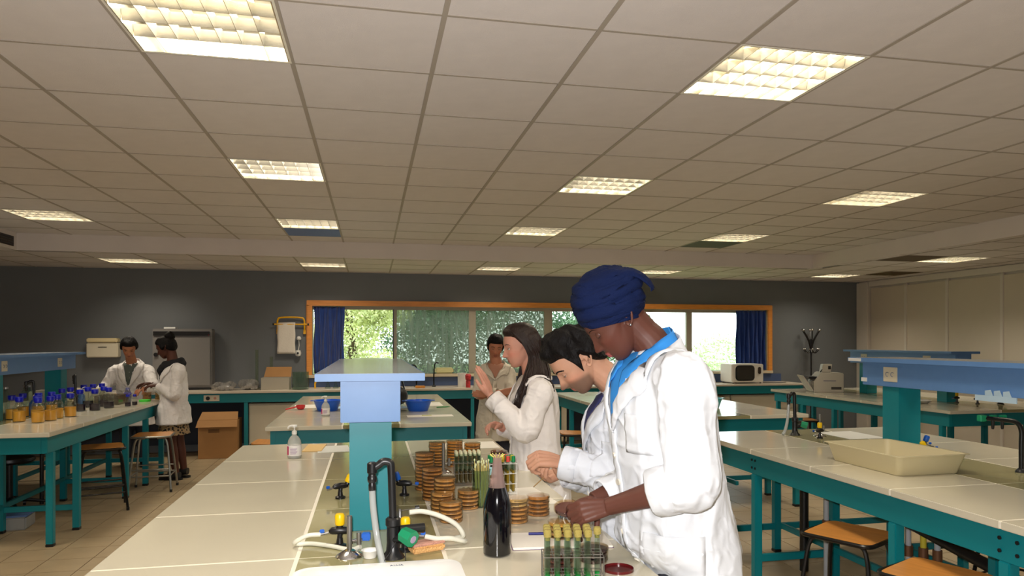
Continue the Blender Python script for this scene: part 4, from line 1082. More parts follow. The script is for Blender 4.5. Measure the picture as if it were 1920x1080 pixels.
# soap dispensers
def soap(label, loc, s=1.0):
    t = thing('soap_dispenser', label, 'bottle', loc, 0)
    k = s
    MB().lathe([(.0001, 0), (.037*k, 0), (.040*k, .005*k), (.040*k, .085*k), (.036*k, .105*k), (.024*k, .125*k), (.013*k, .135*k), (.013*k, .140*k)], n=24).build('bottle', mat('soap_clear', (206, 206, 198), .12, alpha=.55), t)
    MB().lathe([(.0001, .003*k), (.0375*k, .004*k), (.0375*k, .06*k), (.0001, .06*k)], n=24).build('gel', mat('soap_gel', (220, 222, 214), .2, alpha=.5), t)
    MB().lathe([(.0402*k, .015*k), (.0405*k, .016*k), (.0405*k, .075*k), (.0402*k, .076*k)], n=24).build('paper_label', mat('label_white', (236, 232, 230), .6), t)
    q = MB()
    for j in range(4):
        a = PI + .2 + j*.14
        q.add([(.0408*k*math.cos(a), .0408*k*math.sin(a), .02*k), (.0408*k*math.cos(a+.15), .0408*k*math.sin(a+.15), .02*k), (.0408*k*math.cos(a+.15), .0408*k*math.sin(a+.15), .072*k), (.0408*k*math.cos(a), .0408*k*math.sin(a), .072*k)], [(0, 1, 2, 3)])
    q.build('pink_band', mat('label_pink', (206, 50, 110), .6), t, smooth=False)
    q = MB()
    for j in range(6): q.box(-.02*k, (.012 + .004*(j % 3))*k, -.0415*k, -.0408*k, (.028 + .006*j)*k, (.030 + .006*j)*k)
    q.build('label_print', mat('print_mauve', (150, 110, 160), .6), t, smooth=False)
    p = MB().lathe([(.015*k, .140*k), (.015*k, .158*k), (.008*k, .162*k), (.0045*k, .164*k), (.0045*k, .185*k)], n=14).build('pump_collar', m_white, t)
    MB().tube(bez([(.015*k, 0, .190*k), (0, 0, .191*k), (-.02*k, 0, .190*k), (-.033*k, 0, .184*k), (-.036*k, 0, .174*k)], 5), .0055*k, 8).build('pump_nozzle', m_white, t)
    MB().lathe([(.0001, .18*k), (.014*k, .182*k), (.014*k, .192*k), (.0001, .194*k)], n=14).build('pump_head', m_white, t)
    return t
soap('clear hand-soap pump bottle with a pink-edged label on the foreground bench', (-.449, 4.50, TZ))
soap('second clear hand-soap pump bottle on the second-row bench by the blue bowl', (-.415, 6.93, TZ), .95)

# ---------------------------------------------------------------- second row bench C2
def bowl(label, loc, m, r=.13, h=.10, rot=0):
    t = thing('plastic_bowl', label, 'bowl', loc, rot)
    MB().lathe([(.0001, .0), (r*.68, 0), (r*.72, .006), (r*.97, h - .008), (r*1.03, h - .006), (r*1.04, h), (r*.96, h), (r*.70, .012), (.0001, .008)], n=32).build('body', m, t)
    for s_ in (-1, 1): MB().box(s_*r*1.08 - .018, s_*r*1.08 + .018, -.035, .035, h - .007, h - .001).build('handle', m, t, bevel=.003)
    return t
m_bowlb = mat('bowl_blue', (20, 92, 206), .3); m_bowlt = mat('bowl_turquoise', (20, 160, 176), .3)
bowl('blue plastic bowl on the second-row bench, left of the pale blue shelf', (-.43, 7.45, TZ), m_bowlb, .135, .105)
bowl('blue plastic bowl on the second-row bench, right of the pale blue shelf', (.455, 7.25, TZ), m_bowlb, .135, .105)
bowl('turquoise plastic bowl on the right second-row bench', (3.45, 6.95, TZ), m_bowlt, .125, .10)
sheet('white printed sheet at the near right corner of the second-row middle bench', .53, 6.72, .42, .18, .0)
pb = MB().box(-.045, .045, -.012, .012, 0, .004).build('yellow_marker', mat('marker_yellow', (190, 190, 40), .5), bevel=.001); pb.location = (.50, 6.74, TZ + .0025); tag(pb, 'yellow-green marker lying on the printed sheet right of the shelf', 'marker')
sheet('white open papers at the left end of the second-row middle bench', -.64, 7.95, .30, .40, .1)
sheet('stack of white sheets behind the right blue bowl', .55, 7.95, .40, .45, .0, name='paper_stack')
gp = MB().tube([(0, 0, 0), (.10, .03, 0), (.14, .04, 0)], [.006, .006, .002], 8).build('green_pencil', mat('pencil_green', (30, 120, 60), .4)); gp.location = (.66, 7.5, TZ + .007); tag(gp, 'green pencil case lying right of the right blue bowl', 'pencil')
bs = MB().box(-.03, .03, -.06, .06, 0, .13).build('white_bottle', m_white, bevel=.01); bs.name = 'white_carton'; bs.location = (-.19, 7.25, TZ); tag(bs, 'small white carton standing behind the pale blue service box, left side', 'carton')
rs = thing('red_scoop', 'small red plastic scoop beside the papers on the second-row middle bench', 'scoop', (-.70, 7.62, TZ), .4)
MB().lathe([(.0001, .0), (.03, .004), (.042, .02), (.045, .045), (.042, .045), (.038, .02), (.0001, .008)], n=18).build('cup', mat('scoop_red', (206, 40, 44), .4), rs)
MB().tube([(-.04, 0, .03), (-.10, 0, .018), (-.15, 0, .008)], .007, 8).build('handle', mat('scoop_red', (206, 40, 44), .4), rs)
bg = thing('black_bag', 'black handbag behind the pale blue service box on the second-row middle bench', 'bag', (.27, 7.9, TZ), .2)
o = MB().ball((0, 0, .10), .12, 20, sc=(1, .7, .85)).build('body', mat('bag_black', (18, 16, 20), .5, bump=.3, bscale=40), bg)
MB().tube(bez([(-.08, 0, .17), (-.06, 0, .27), (.04, 0, .28), (.08, 0, .17)], 6), .009, 8).build('strap', m_black, bg)
cl_ = sheet('pale blue folder leaning out beside the black handbag', .32, 7.6, .26, .2, .2, z=TZ + .003, name='plastic_folder', m=mat('folder_blue', (176, 206, 230), .4))
pg_ = sheet('pale blue folder left of the service box on the second-row middle bench', -.25, 7.72, .28, .2, -.4, name='plastic_folder', m=mat('folder_blue', (176, 206, 230), .4))

# R2 papers
sheet('white sheet beside the turquoise bowl', 3.08, 7.2, .30, .40, .2)
# ---------------------------------------------------------------- cream tray on the right bench
m_tray = mat('tray_cream', (206, 194, 156), .4)
tr = thing('plastic_tray', 'large empty cream plastic tray on the near right bench', 'tray', (2.83, 3.49, TZ), 0.02)
def ring(w, d, z, r=.03): return [(x, y, z) for x, y in rrect(w, d, r, 5)]
L = [ring(.37, .52, 0), ring(.38, .53, .004), ring(.425, .585, .100), ring(.455, .615, .104), ring(.455, .615, .099 + .0075), ring(.42, .58, .1065), ring(.372, .522, .008), ring(.36, .51, .006)]
n = len(L[0]); vs = [p for r_ in L for p in r_]; fs = []
for r_ in range(len(L) - 1): fs += [(r_*n+k, r_*n+(k+1) % n, (r_+1)*n+(k+1) % n, (r_+1)*n+k) for k in range(n)]
fs += [tuple(range(n - 1, -1, -1)), tuple(range((len(L)-1)*n, len(L)*n))]
MB().add(vs, fs).build('tray_body', m_tray, tr, sharp=50)
sheet('white sheet lying at the far end of the near right bench', 3.45, 4.7, .3, .4, 0, m=mat('paper_grey', (206, 206, 200), .6))
shd = thing('shallow_dish', 'shallow white dish with a dark handle on the partition-side bench', 'dish', (5.95, 6.95, TZ))
MB().lathe([(.0001, 0), (.10, 0), (.14, .03), (.145, .034), (.135, .032), (.098, .006), (.0001, .006)], n=28).build('body', m_white, shd)
MB().tube([(-.02, 0, .012), (.02, .02, .06), (.05, .03, .075)], .010, 8).build('handle', m_black, shd)

# pipes under the right bench
up = bpy.data.objects.new('service_pipes', None); C.objects.link(up); up.parent = B['R1']; up.location = (3.02 - 3.22, 3.6 - 1.75, 0)
for k, (dx, dy, m) in enumerate(((-.10, .62, mat('pipe_grey', (176, 180, 186), .4)), (0, .0, mat('pipe_grey', (176, 180, 186), .4)), (.05, -.06, mat('pipe_yellow', (206, 190, 60), .4)), (.09, -.12, mat('pipe_grey', (176, 180, 186), .4)))):
    MB().cyl((dx, dy, 0.0), (dx, dy, .862), .017, n=10).build('pipe', m, up)
    MB().cyl((dx, dy, .36), (dx, dy, .42), .026, n=10).build('pipe_coupling', mat('brass_old', (120, 84, 60), .5, metal=.5), up)
MB().tube([(.0, -.9, .42), (0, .0, .55), (-.08, .9, .66)], .032, 12).build('drain_pipe', m_black, up)
for y in (-.9, .9): MB().cyl((0 if y < 0 else -.08, y, 0), (0 if y < 0 else -.08, y, .45 if y < 0 else .66), .03, n=12).build('drain_pipe', m_black, up)
up2 = bpy.data.objects.new('service_pipes', None); C.objects.link(up2); up2.parent = B['L2']; up2.location = (-.03, .9, 0)
MB().cyl((0, 0, 0), (0, 0, .862), .022, n=10).build('pipe', m_black, up2)
MB().cyl((.1, .9, 0), (.1, .9, .862), .018, n=10).build('pipe', m_black, up2)

# ---------------------------------------------------------------- bottles of media on the left bench
m_mglass = clear_glass('media_glass', (244, 247, 244), .12)
m_capb = mat('cap_blue', (10, 22, 168), .35)
m_broth = mat('broth_amber', (236, 168, 60), .2); m_dark = mat('broth_purple', (28, 10, 34), .15)
mp = {}
AMB = [(-3.118, 7.225), (-3.13, 7.46), (-3.01, 7.48), (-2.964, 7.00), (-2.955, 7.62), (-2.87, 7.11), (-2.775, 6.89), (-2.745, 7.055), (-2.76, 7.235), (-2.70, 7.36)]
PUR = [(-2.886, 8.318), (-2.812, 7.897), (-2.76, 8.39), (-2.688, 7.925), (-2.65, 8.20)]
EMP = [(-3.075, 8.743), (-3.055, 8.118), (-3.041, 8.291), (-3.03, 8.88), (-2.98, 9.0)]
def media(kind, loc, label, group, s=1.0):
    if kind in mp:
        t = dup(mp[kind], loc, random.uniform(-1, 1), label, group); t.scale = (s, s, s); return t
    t = thing('media_bottle', label, 'bottle', loc, 0, group); t.scale = (s, s, s)
    fill = {'amber': .09, 'purple': .07, 'empty': .0}[kind]
    MB().lathe([(.0001, .002), (.044, 0), (.048, .006), (.048, .115), (.043, .138), (.030, .155), (.025, .165), (.025, .185)], n=22).build('glass', m_mglass, t)
    if fill: MB().lathe([(.0001, .004), (.0465, .006), (.0465, fill), (.0001, fill)], n=22).build('broth', m_broth if kind == 'amber' else m_dark, t)
    MB().lathe([(.0001, .212), (.029, .212), (.0315, .208), (.0315, .178), (.029, .176), (.0001, .176)], n=18).build('cap', m_capb, t)
    MB().lathe([(.0265, .168), (.028, .168), (.028, .175), (.0265, .175)], n=18).build('pour_ring', m_capb, t)
    mp[kind] = t; return t
for k, (x, y) in enumerate(AMB):
    media('amber', (x, y, TZ), '%s from the left of the blue-capped amber broth bottles on the left bench' % ORD[k], 'amber broth bottles')
for k, (x, y) in enumerate(PUR):
    media('purple', (x, y, TZ), '%s from the left of the blue-capped purple medium bottles on the left bench' % ORD[k], 'purple medium bottles')
for k, (x, y) in enumerate(EMP):
    media('empty', (x, y, TZ), '%s from the left of the blue-capped empty bottles on the left bench' % ORD[k], 'empty media bottles')
sb = media('purple', (-2.52, 8.36, TZ), 'small blue-capped bottle of dark liquid standing apart toward the students', 'small dark bottles', .6)
sb = media('purple', (-2.50, 8.52, TZ), 'smaller dark brown bottle, rightmost of the capped bottles on the left bench', 'small dark bottles', .55)
bp_ = thing('squeeze_bottle', 'mauve-banded clear squeeze bottle near the young man at far left', 'bottle', (-2.72, 9.02, TZ))
MB().lathe([(.0001, 0), (.036, 0), (.038, .01), (.036, .10), (.026, .125), (.02, .14)], n=18).build('body', clear_glass('squeeze_clear', (200, 204, 220), .1, film=.2, film_rgb=(190, 190, 214)), bp_)
MB().lathe([(.037, .085), (.0385, .086), (.0385, .10), (.037, .101)], n=18).build('band', mat('band_mauve', (104, 90, 190), .5), bp_)
MB().lathe([(.021, .135), (.021, .16), (.0001, .162)], n=14).build('cap', mat('cap_mauve2', (120, 120, 170), .5), bp_)
tb2 = thing('plastic_crate', 'clear plastic crate of loose ware beside the young man at far left', 'crate', (-2.80, 8.75, TZ))
MB().box(-.12, .12, -.16, .16, 0, .004).box(-.12, .12, -.16, -.157, .004, .10).box(-.12, .12, .157, .16, .004, .10).box(-.12, -.117, -.157, .157, .004, .10).box(.117, .12, -.157, .157, .004, .10).build('box', clear_glass('crate_clear', (214, 210, 200), .12, film=.25, film_rgb=(170, 160, 146)), tb2, smooth=False)
lg2 = 'dish in the stacks handled by the two students at far left'
for x, kind, n_ in ((-2.56, 'brown', 6), (-2.46, 'ochre', 7)):
    stack(kind, x, 9.17 + (.12 if x > -2.5 else 0), n_, '%s petri %s' % (kind, lg2))
gl_ = MB().lathe([(.0001, 0), (.058, 0), (.060, .004), (.060, .020), (.056, .022), (.0001, .022)], n=24).build('green_disc', mat('lid_green', (60, 214, 50), .5)); gl_.location = (-2.535, 9.00, TZ)
tag(gl_, 'bright green round lid on the left bench in front of the brown dishes', 'lid')
# things in the middle of the left bench
for x, y, h, r, lb in ((-3.35, 7.05, .22, .045, 'clear tall jar on the left bench under the dark blue shelf, leftmost'), (-3.22, 7.35, .26, .03, 'slim clear cylinder on the left bench under the dark blue shelf'), (-3.30, 7.95, .24, .05, 'clear wide jar on the left bench beside the black tap')):
    t = thing('glass_jar', lb, 'jar', (x, y, TZ)); MB().lathe([(.0001, 0), (r, 0), (r, h*.8), (r*.6, h*.9), (r*.6, h)], n=20).build('glass', m_gl, t)
    MB().lathe([(.0001, h), (r*.65, h), (r*.65, h + .02), (.0001, h + .022)], n=16).build('lid', m_steel, t)
for x, y, lb in ((-3.10, 7.60, 'blue soft wash bottle under the dark shelf, left one'), (-3.02, 8.52, 'blue soft wash bottle under the dark shelf, right one')):
    t = thing('wash_bottle', lb, 'bottle', (x, y, TZ)); MB().lathe([(.0001, 0), (.035, 0), (.036, .01), (.034, .11), (.015, .14)], n=16).build('body', mat('wash_blue', (50, 100, 160), .4), t)
    MB().tube(bez([(0, 0, .14), (0, 0, .18), (.03, 0, .20), (.06, 0, .19)], 4), .004, 6).build('spout', m_white, t)
wbx = MB().box(-.06, .06, -.14, .14, 0, .17).build('white_drum', m_cream, bevel=.01); wbx.name = 'plastic_canister'; wbx.location = (-3.42, 8.55, TZ); tag(wbx, 'cream plastic canister behind the teal post on the left bench', 'canister')
wbx2 = MB().box(-.20, .20, -.07, .07, 0, .15).build('plastic_canister', m_cream, bevel=.01); wbx2.location = (-3.25, 9.2, TZ); tag(wbx2, 'wide cream canister block left of the young man at far left', 'canister')
yb = MB().lathe([(.0001, 0), (.03, 0), (.03, .05), (.02, .06), (.0001, .06)], n=16).build('yellow_pot', m_yknob); yb.location = (-2.84, 7.50, TZ); tag(yb, 'small yellow pot behind the amber bottles on the left bench', 'pot')

# ================================================================= people
def at(px, py, D):
    """a point seen at that picture position, D metres along the viewing axis"""
    a = (px - 989.3)/1353.6; b = -(py - 638)/1353.6; c, s = math.cos(.213), math.sin(.213)
    return Vector((s + a*c, c - a*s, b))*D + Vector((0, 0, 1.6))
def V(*a): return Vector(a)

def remeshed(name, v, f, voxel, smooth=2, fac=.5):
    me = bpy.data.meshes.new(name + '_raw'); me.from_pydata(v, [], f)
    bm = bmesh.new(); bm.from_mesh(me); bmesh.ops.recalc_face_normals(bm, faces=bm.faces); bm.to_mesh(me); bm.free()
    o = bpy.data.objects.new(name + '_raw', me); C.objects.link(o)
    r = o.modifiers.new('r', 'REMESH'); r.mode = 'VOXEL'; r.voxel_size = voxel; r.use_smooth_shade = True
    if smooth: s_ = o.modifiers.new('s', 'SMOOTH'); s_.factor = fac; s_.iterations = smooth
    dg = bpy.context.evaluated_depsgraph_get(); dg.update()
    out = bpy.data.meshes.new_from_object(o.evaluated_get(dg)); out.name = name
    bpy.data.objects.remove(o); bpy.data.meshes.remove(me)
    out.polygons.foreach_set('use_smooth', [True]*len(out.polygons)); out.update()
    return out
def coords(me):
    a = np.empty(len(me.vertices)*3, dtype=np.float32); me.vertices.foreach_get('co', a); return a.reshape(-1, 3)
def setco(me, a): me.vertices.foreach_set('co', a.astype(np.float32).ravel()); me.update()
def sstep(a, b, x): t = np.clip((x - a)/(b - a), 0, 1); return t*t*(3 - 2*t)
def gauss(u, v, su, sv): return np.exp(-(u/su)**2 - (v/sv)**2)

# sagittal outline of a head: angle (deg, 0 = straight ahead at eye level, 90 = crown) -> distance from the ear axis
_PA = np.array([-180, -160, -140, -120, -105, -92, -80, -68, -60, -52, -44, -36, -26, -15, -5, 5, 18, 32, 48, 65, 85, 105, 125, 145, 165, 180.])
_PR = np.array([.098, .092, .086, .084, .086, .094, .108, .124, .129, .124, .1145, .1085, .1015, .0955, .0925, .0945, .099, .1045, .111, .1165, .119, .119, .1165, .112, .105, .098])
_WA = np.array([-180, -150, -120, -95, -75, -60, -45, -25, 0, 30, 60, 90, 120, 150, 180.])
_WR = np.array([.072, .066, .060, .060, .062, .062, .0655, .0695, .0715, .074, .076, .076, .076, .075, .072])
def head_points(n1=72, n2=110, female=False, jaw=1.0, nose=1.0, lips=1.0):
    """a head as a displaced ball: x forward, y left, z up, origin between the ears at eye level"""
    th = np.linspace(-PI/2, PI/2, n1)          # towards the side
    al = np.linspace(-PI, PI, n2, endpoint=False)
    T, A = np.meshgrid(th, al, indexing='ij'); deg = np.degrees(A)
    Rp = np.interp(deg, _PA, _PR); W = np.interp(deg, _WA, _WR)
    low = sstep(-20, -70, deg); W = W*(1 + (jaw - 1)*low)
    e = 2.35
    r = 1/((np.abs(np.cos(T))/Rp)**e + (np.abs(np.sin(T))/W)**e)**(1/e)
    x = r*np.cos(T)*np.cos(A); z = r*np.cos(T)*np.sin(A); y = r*np.sin(T)
    front = sstep(.02, .06, x)
    d = np.zeros_like(x)
    ay = np.abs(y)
    # nose: bridge, tip, wings
    zz = np.clip((.004 - z)/.044, 0, 1)
    ridge = nose*(.005 + .023*zz**1.2)*np.exp(-(y/(.0058 + .0075*zz))**2)*sstep(.020, .002, z)*sstep(-.053, -.043, z)
    d += ridge
    d += .0085*nose*np.exp(-((ay - .0135)/.0064)**2 - ((z + .040)/.0078)**2)
    # eye sockets, brow
    d -= .0085*np.exp(-((ay - .031)/.0165)**2 - ((z - .000)/.0125)**2)
    d += .0032*np.exp(-((ay - .028)/.020)**2 - ((z - .021)/.008)**2)*(.5 if female else 1)
    # cheekbones, philtrum hollow, lips, chin
    d += .0035*np.exp(-((ay - .045)/.018)**2 - ((z + .028)/.016)**2)
    d += lips*.0068*np.exp(-(y/.021)**4 - ((z + .0665)/.0048)**2)
    d += lips*.0074*np.exp(-(y/.018)**4 - ((z + .0785)/.0050)**2)
    d -= .0026*np.exp(-(y/.024)**4 - ((z + .0725)/.0022)**2)
    d -= .0030*np.exp(-(y/.016)**2 - ((z + .0895)/.005)**2)
    d += .0045*np.exp(-(y/.019)**2 - ((z + .104)/.010)**2)
    x = x + d*front
    return x, y, z
def grid_faces(n1, n2):
    f = []
    for i in range(n1 - 1):
        for j in range(n2): f.append((i*n2 + j, i*n2 + (j+1) % n2, (i+1)*n2 + (j+1) % n2, (i+1)*n2 + j))
    return f
def add_head(mb, M, **kw):
    n1, n2 = 72, 110
    x, y, z = head_points(n1, n2, **kw)
    P = [M @ Vector(p) for p in zip(x.ravel(), y.ravel(), z.ravel())]
    f = [tuple(q) for q in grid_faces(n1, n2)]
    f.append(tuple(range(n2 - 1, -1, -1))); f.append(tuple(range((n1-1)*n2, n1*n2)))
    mb.add(P, f)
    for s_ in (-1, 1):          # ears: a plate, a raised rim and a lobe
        e0 = MB()
        rim = [(-.004, 0, .006), (-.008, .004, .022), (-.020, .008, .030), (-.033, .010, .022), (-.034, .010, .004), (-.026, .008, -.014), (-.014, .005, -.028), (-.006, .002, -.030), (-.003, 0, -.020)]
        pts = bez([(px_*1.08, s_*(.0735 + py_*1.25), pz*1.10) for px_, py_, pz in rim], 4)
        mb.tube([M @ q for q in pts], .0044, 8)
        mb.tube([M @ q for q in bez([(-.010, s_*.0735, .012), (-.020, s_*.076, .016), (-.024, s_*.0765, .002), (-.016, s_*.075, -.010)], 4)], .0034, 8)
        mb.tube([M @ V(-.012, s_*.067, .014), M @ V(-.020, s_*.072, .004), M @ V(-.014, s_*.070, -.016)], [.010, .012, .008], 10, flat=.35)
        mb.tube([M @ V(-.006, s_*.068, -.020), M @ V(-.009, s_*.073, -.029)], [.006, .0065], 8)

def loft(mb, secs, n=28, p=2.3):
    """secs: (centre, forward axis, left axis, half depth, half width)"""
    vs = []
    for c, fx, ly, hd, hw in secs:
        for k in range(n):
            a = 2*PI*k/n; ca, sa = math.cos(a), math.sin(a)
            r = 1/((abs(ca))**p + (abs(sa))**p)**(1/p)
            vs.append(c + fx*(hd*r*ca) + ly*(hw*r*sa))
    fs = [(i*n+k, i*n+(k+1) % n, (i+1)*n+(k+1) % n, (i+1)*n+k) for i in range(len(secs)-1) for k in range(n)]
    fs += [tuple(range(n-1, -1, -1)), tuple(range((len(secs)-1)*n, len(secs)*n))]
    mb.add(vs, fs)

def limb(mb, pts, rs, n=16, sub=6):
    P = bez(pts, sub); R = []
    for i in range(len(pts) - 1):
        for k in range(sub): t = k/sub; t = t*t*(3-2*t); R.append(rs[i]*(1-t) + rs[i+1]*t)
    R.append(rs[-1]); mb.tube(P, R, n)

def hand(mb, wrist, d, nrm, side, curls=(.5, .6, .7, .8), thumb=(.5, .5), s=1.0, spread=.06, thumb_out=.75):
    """palm and five bent fingers; d wrist->knuckles, nrm the way the palm faces, side +1/-1 picks the thumb side"""
    d = d.normalized(); nrm = (nrm - d*nrm.dot(d)).normalized(); sd = d.cross(nrm)*side
    lens = ((.040, .025, .019), (.044, .028, .020), (.041, .026, .020), (.032, .020, .018))
    rr = (.0088, .0090, .0086, .0076)
    for i in range(4):
        off = (1.5 - i)*.0192*s
        k0 = wrist + sd*off*.55 + d*.006*s
        kn = wrist + sd*off + d*(.088 - .004*abs(i - 1.2))*s - nrm*(.003*s)
        mb.tube([k0, (k0 + kn)/2 - nrm*.002, kn], [.0125*s, .0135*s, .0108*s], 10)
        cur = d.copy(); ax = sd*1.0
        dirn = (d + sd*(1.5 - i)*spread).normalized(); p = kn; pts = [p]; ang = 0
        for j, L in enumerate(lens[i]):
            ang += curls[i]*(1.0, 1.15, .8)[j]
            v = dirn*math.cos(ang) + nrm*math.sin(ang)
            p = p + v*L*s; pts.append(p)
        mb.tube(pts, [rr[i]*1.12*s, rr[i]*1.06*s, rr[i]*.95*s, rr[i]*.72*s], 10)
        mb.ball(pts[-1], rr[i]*.72*s, 8)
        for q, f_ in ((pts[1], 1.02), (pts[2], .96)): mb.ball(q, rr[i]*f_*s, 8)
    t0 = wrist + sd*.014*s + d*.020*s + nrm*.006*s
    a = thumb_out
    v1 = (d*math.cos(a) + sd*math.sin(a) + nrm*.35*thumb[0]).normalized()
    v2 = (d*math.cos(a*.5) + sd*math.sin(a*.5)*.6 + nrm*thumb[0]*1.0).normalized()
    v3 = (d*math.cos(a*.2) + sd*.1 + nrm*thumb[1]*1.6).normalized()
    p1 = t0 + v1*.042*s; p2 = p1 + v2*.033*s; p3 = p2 + v3*.027*s
    mb.tube([t0, p1, p2, p3], [.0155*s, .0125*s, .0105*s, .0078*s], 10); mb.ball(p3, .0078*s, 8)
    return p3

def head_matrix(origin, heading, pitch, roll=0):
    return Matrix.Translation(origin) @ Matrix.Rotation(heading, 4, 'Z') @ Matrix.Rotation(pitch, 4, 'Y') @ Matrix.Rotation(roll, 4, 'X')

def skin_colors(me, Mi, skin, lip, stubble=None, brow=None):
    co = coords(me); n = len(co)
    A = np.array(Mi.to_3x3()); t = np.array(Mi.translation)
    h = co @ A.T + t
    x, y, z = h[:, 0], h[:, 1], h[:, 2]; ay = np.abs(y)
    base = np.array(lin(skin)); col = np.tile(base, (n, 1))
    near = (x > .03) & (x < .16) & (ay < .08) & (z > -.14) & (z < .1)
    def blend(mask, rgb):
        nonlocal col
        m = (mask*near)[:, None]; col = col*(1 - m) + np.array(lin(rgb))*m
    rosy = tuple(min(255, int(a*b)) for a, b in zip(skin, (1.06, .90, .88)))
    blend(.55*np.exp(-((ay - .045)/.02)**2 - ((z + .035)/.02)**2), rosy)
    blend(.6*np.exp(-(y/.014)**2 - ((z + .042)/.012)**2)*(x > .1), rosy)
    if stubble:
        zl = -.052 - .10*(0 - 0)
        m = sstep(-.045, -.062, z)*sstep(.03, .045, x)*.65 + 0
        m = np.maximum(m, .7*np.exp(-(y/.024)**2 - ((z + .056)/.006)**2))
        m2 = sstep(-.03, -.055, z - .25*(x - .05))*sstep(.0, .02, x)*(x < .16)*.55
        wide = ((x > -.005) & (z < -.02) & (z > -.15) & (ay < .09)).astype(float)
        mm = np.clip(m2*wide*1.5, 0, .85)[:, None]; col = col*(1 - mm) + np.array(lin(stubble))*mm
        blend(m*.6, stubble)
    lm = np.exp(-(y/.021)**6 - ((z + .0725)/.0105)**4)*(x > .085)
    blend(np.clip(lm*1.1, 0, 1)*.85, lip)
    blend(.8*np.exp(-(y/.021)**6 - ((z + .0725)/.0014)**2)*(x > .085), tuple(int(c*.45) for c in lip))
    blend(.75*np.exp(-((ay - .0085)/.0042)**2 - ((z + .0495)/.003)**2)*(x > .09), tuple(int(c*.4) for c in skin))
    at_ = me.color_attributes.new('skin_tint', 'FLOAT_COLOR', 'POINT')
    at_.data.foreach_set('color', np.hstack([col, np.ones((n, 1))]).astype(np.float32).ravel())

def wrinkle(me, amp, F, seed=0, scale=1.0, sag=1.0):
    """cloth folds: long soft ridges that run mostly downwards"""
    n = len(me.vertices); co = coords(me); nr = np.empty(n*3, dtype=np.float32); me.vertices.foreach_get('normal', nr); nr = nr.reshape(-1, 3)
    out = np.empty(n)
    o = Vector((seed*3.1, seed*1.7, seed*.9))
    for i in range(n):
        x, y, z = co[i]
        w = noise.noise(Vector((x*3, y*3, z*2)) + o)
        a = noise.noise(Vector((x*11 + w*1.5, y*11 + w, z*2.6 + x*3))*scale + o)
        b = noise.noise(Vector((x*7 + z*9, y*7 - z*6, z*9 - x*8))*scale*1.3 + o)
        c = noise.noise(Vector((x*24 + w, y*24 - z*4, z*4 + y*6))*scale + o)
        r = max(1 - abs(a)*3.4, 0)**1.6
        q = max(1 - abs(b)*4.2, 0)**1.6
        e = max(1 - abs(c)*4.5, 0)**1.5
        out[i] = amp*(r*.75 + q*.75*sstep(-.15, .2, w) + e*.35*sstep(.2, -.2, w) - .4)
    setco(me, co + nr*out[:, None])

def strip_mesh(name, inner, outer, mats, parent, bvh, off, n=5, thick=.004, sub=6):
    """a band of cloth between two curves laid on the surface below it"""
    I = bez(inner, sub); O = bez(outer, sub); vs = []
    for a, b in zip(I, O):
        for k in range(n + 1):
            t = k/n; p = a.lerp(b, t)
            hit = bvh.find_nearest(p)
            if hit[0] is not None:
                loc, nn = hit[0], hit[1]
                s_ = (p - loc).dot(nn); lift = off*(1 if 0 < k < n else .55)
                if s_ < lift: p = loc + nn*lift + (p - loc - nn*s_)*.0
            vs.append(p)
    m = n + 1
    fs = [(i*m+k, i*m+k+1, (i+1)*m+k+1, (i+1)*m+k) for i in range(len(I) - 1) for k in range(n)]
    o = MB().add(vs, fs).build(name, mats, parent, sharp=180)
    sm = o.modifiers.new('thick', 'SOLIDIFY'); sm.thickness = thick; sm.offset = 0
    return o

m_coat = None
def coat_mat(name, rgb):
    """white cotton with fine creases"""
    if name in _mats: return _mats[name]
    m = mat(name, rgb, .85, var=.03, vscale=5, sheen=.1)
    nt = m.node_tree; n = nt.nodes; b = n['Principled BSDF']
    tc = n.new('ShaderNodeTexCoord'); prev = None
    for sc, st, dist, strg in (((8, 8, 2.0), 1.1, .035, .8), ((6, 6, 7), 2.6, .014, .5)):
        mp = n.new('ShaderNodeMapping'); mp.inputs['Scale'].default_value = sc; mp.inputs['Rotation'].default_value = (.3, .5*st, .2)
        nt.links.new(tc.outputs['Object'], mp.inputs[0])
        t = n.new('ShaderNodeTexNoise'); t.noise_type = 'RIDGED_MULTIFRACTAL'; t.inputs['Scale'].default_value = st; t.inputs['Detail'].default_value = 3; t.inputs['Distortion'].default_value = .8
        nt.links.new(mp.outputs[0], t.inputs['Vector'])
        bp = n.new('ShaderNodeBump'); bp.inputs['Strength'].default_value = strg; bp.inputs['Distance'].default_value = dist
        nt.links.new(t.outputs['Fac'], bp.inputs['Height'])
        if prev: nt.links.new(prev.outputs[0], bp.inputs['Normal'])
        prev = bp
    nt.links.new(prev.outputs[0], b.inputs['Normal'])
    return m

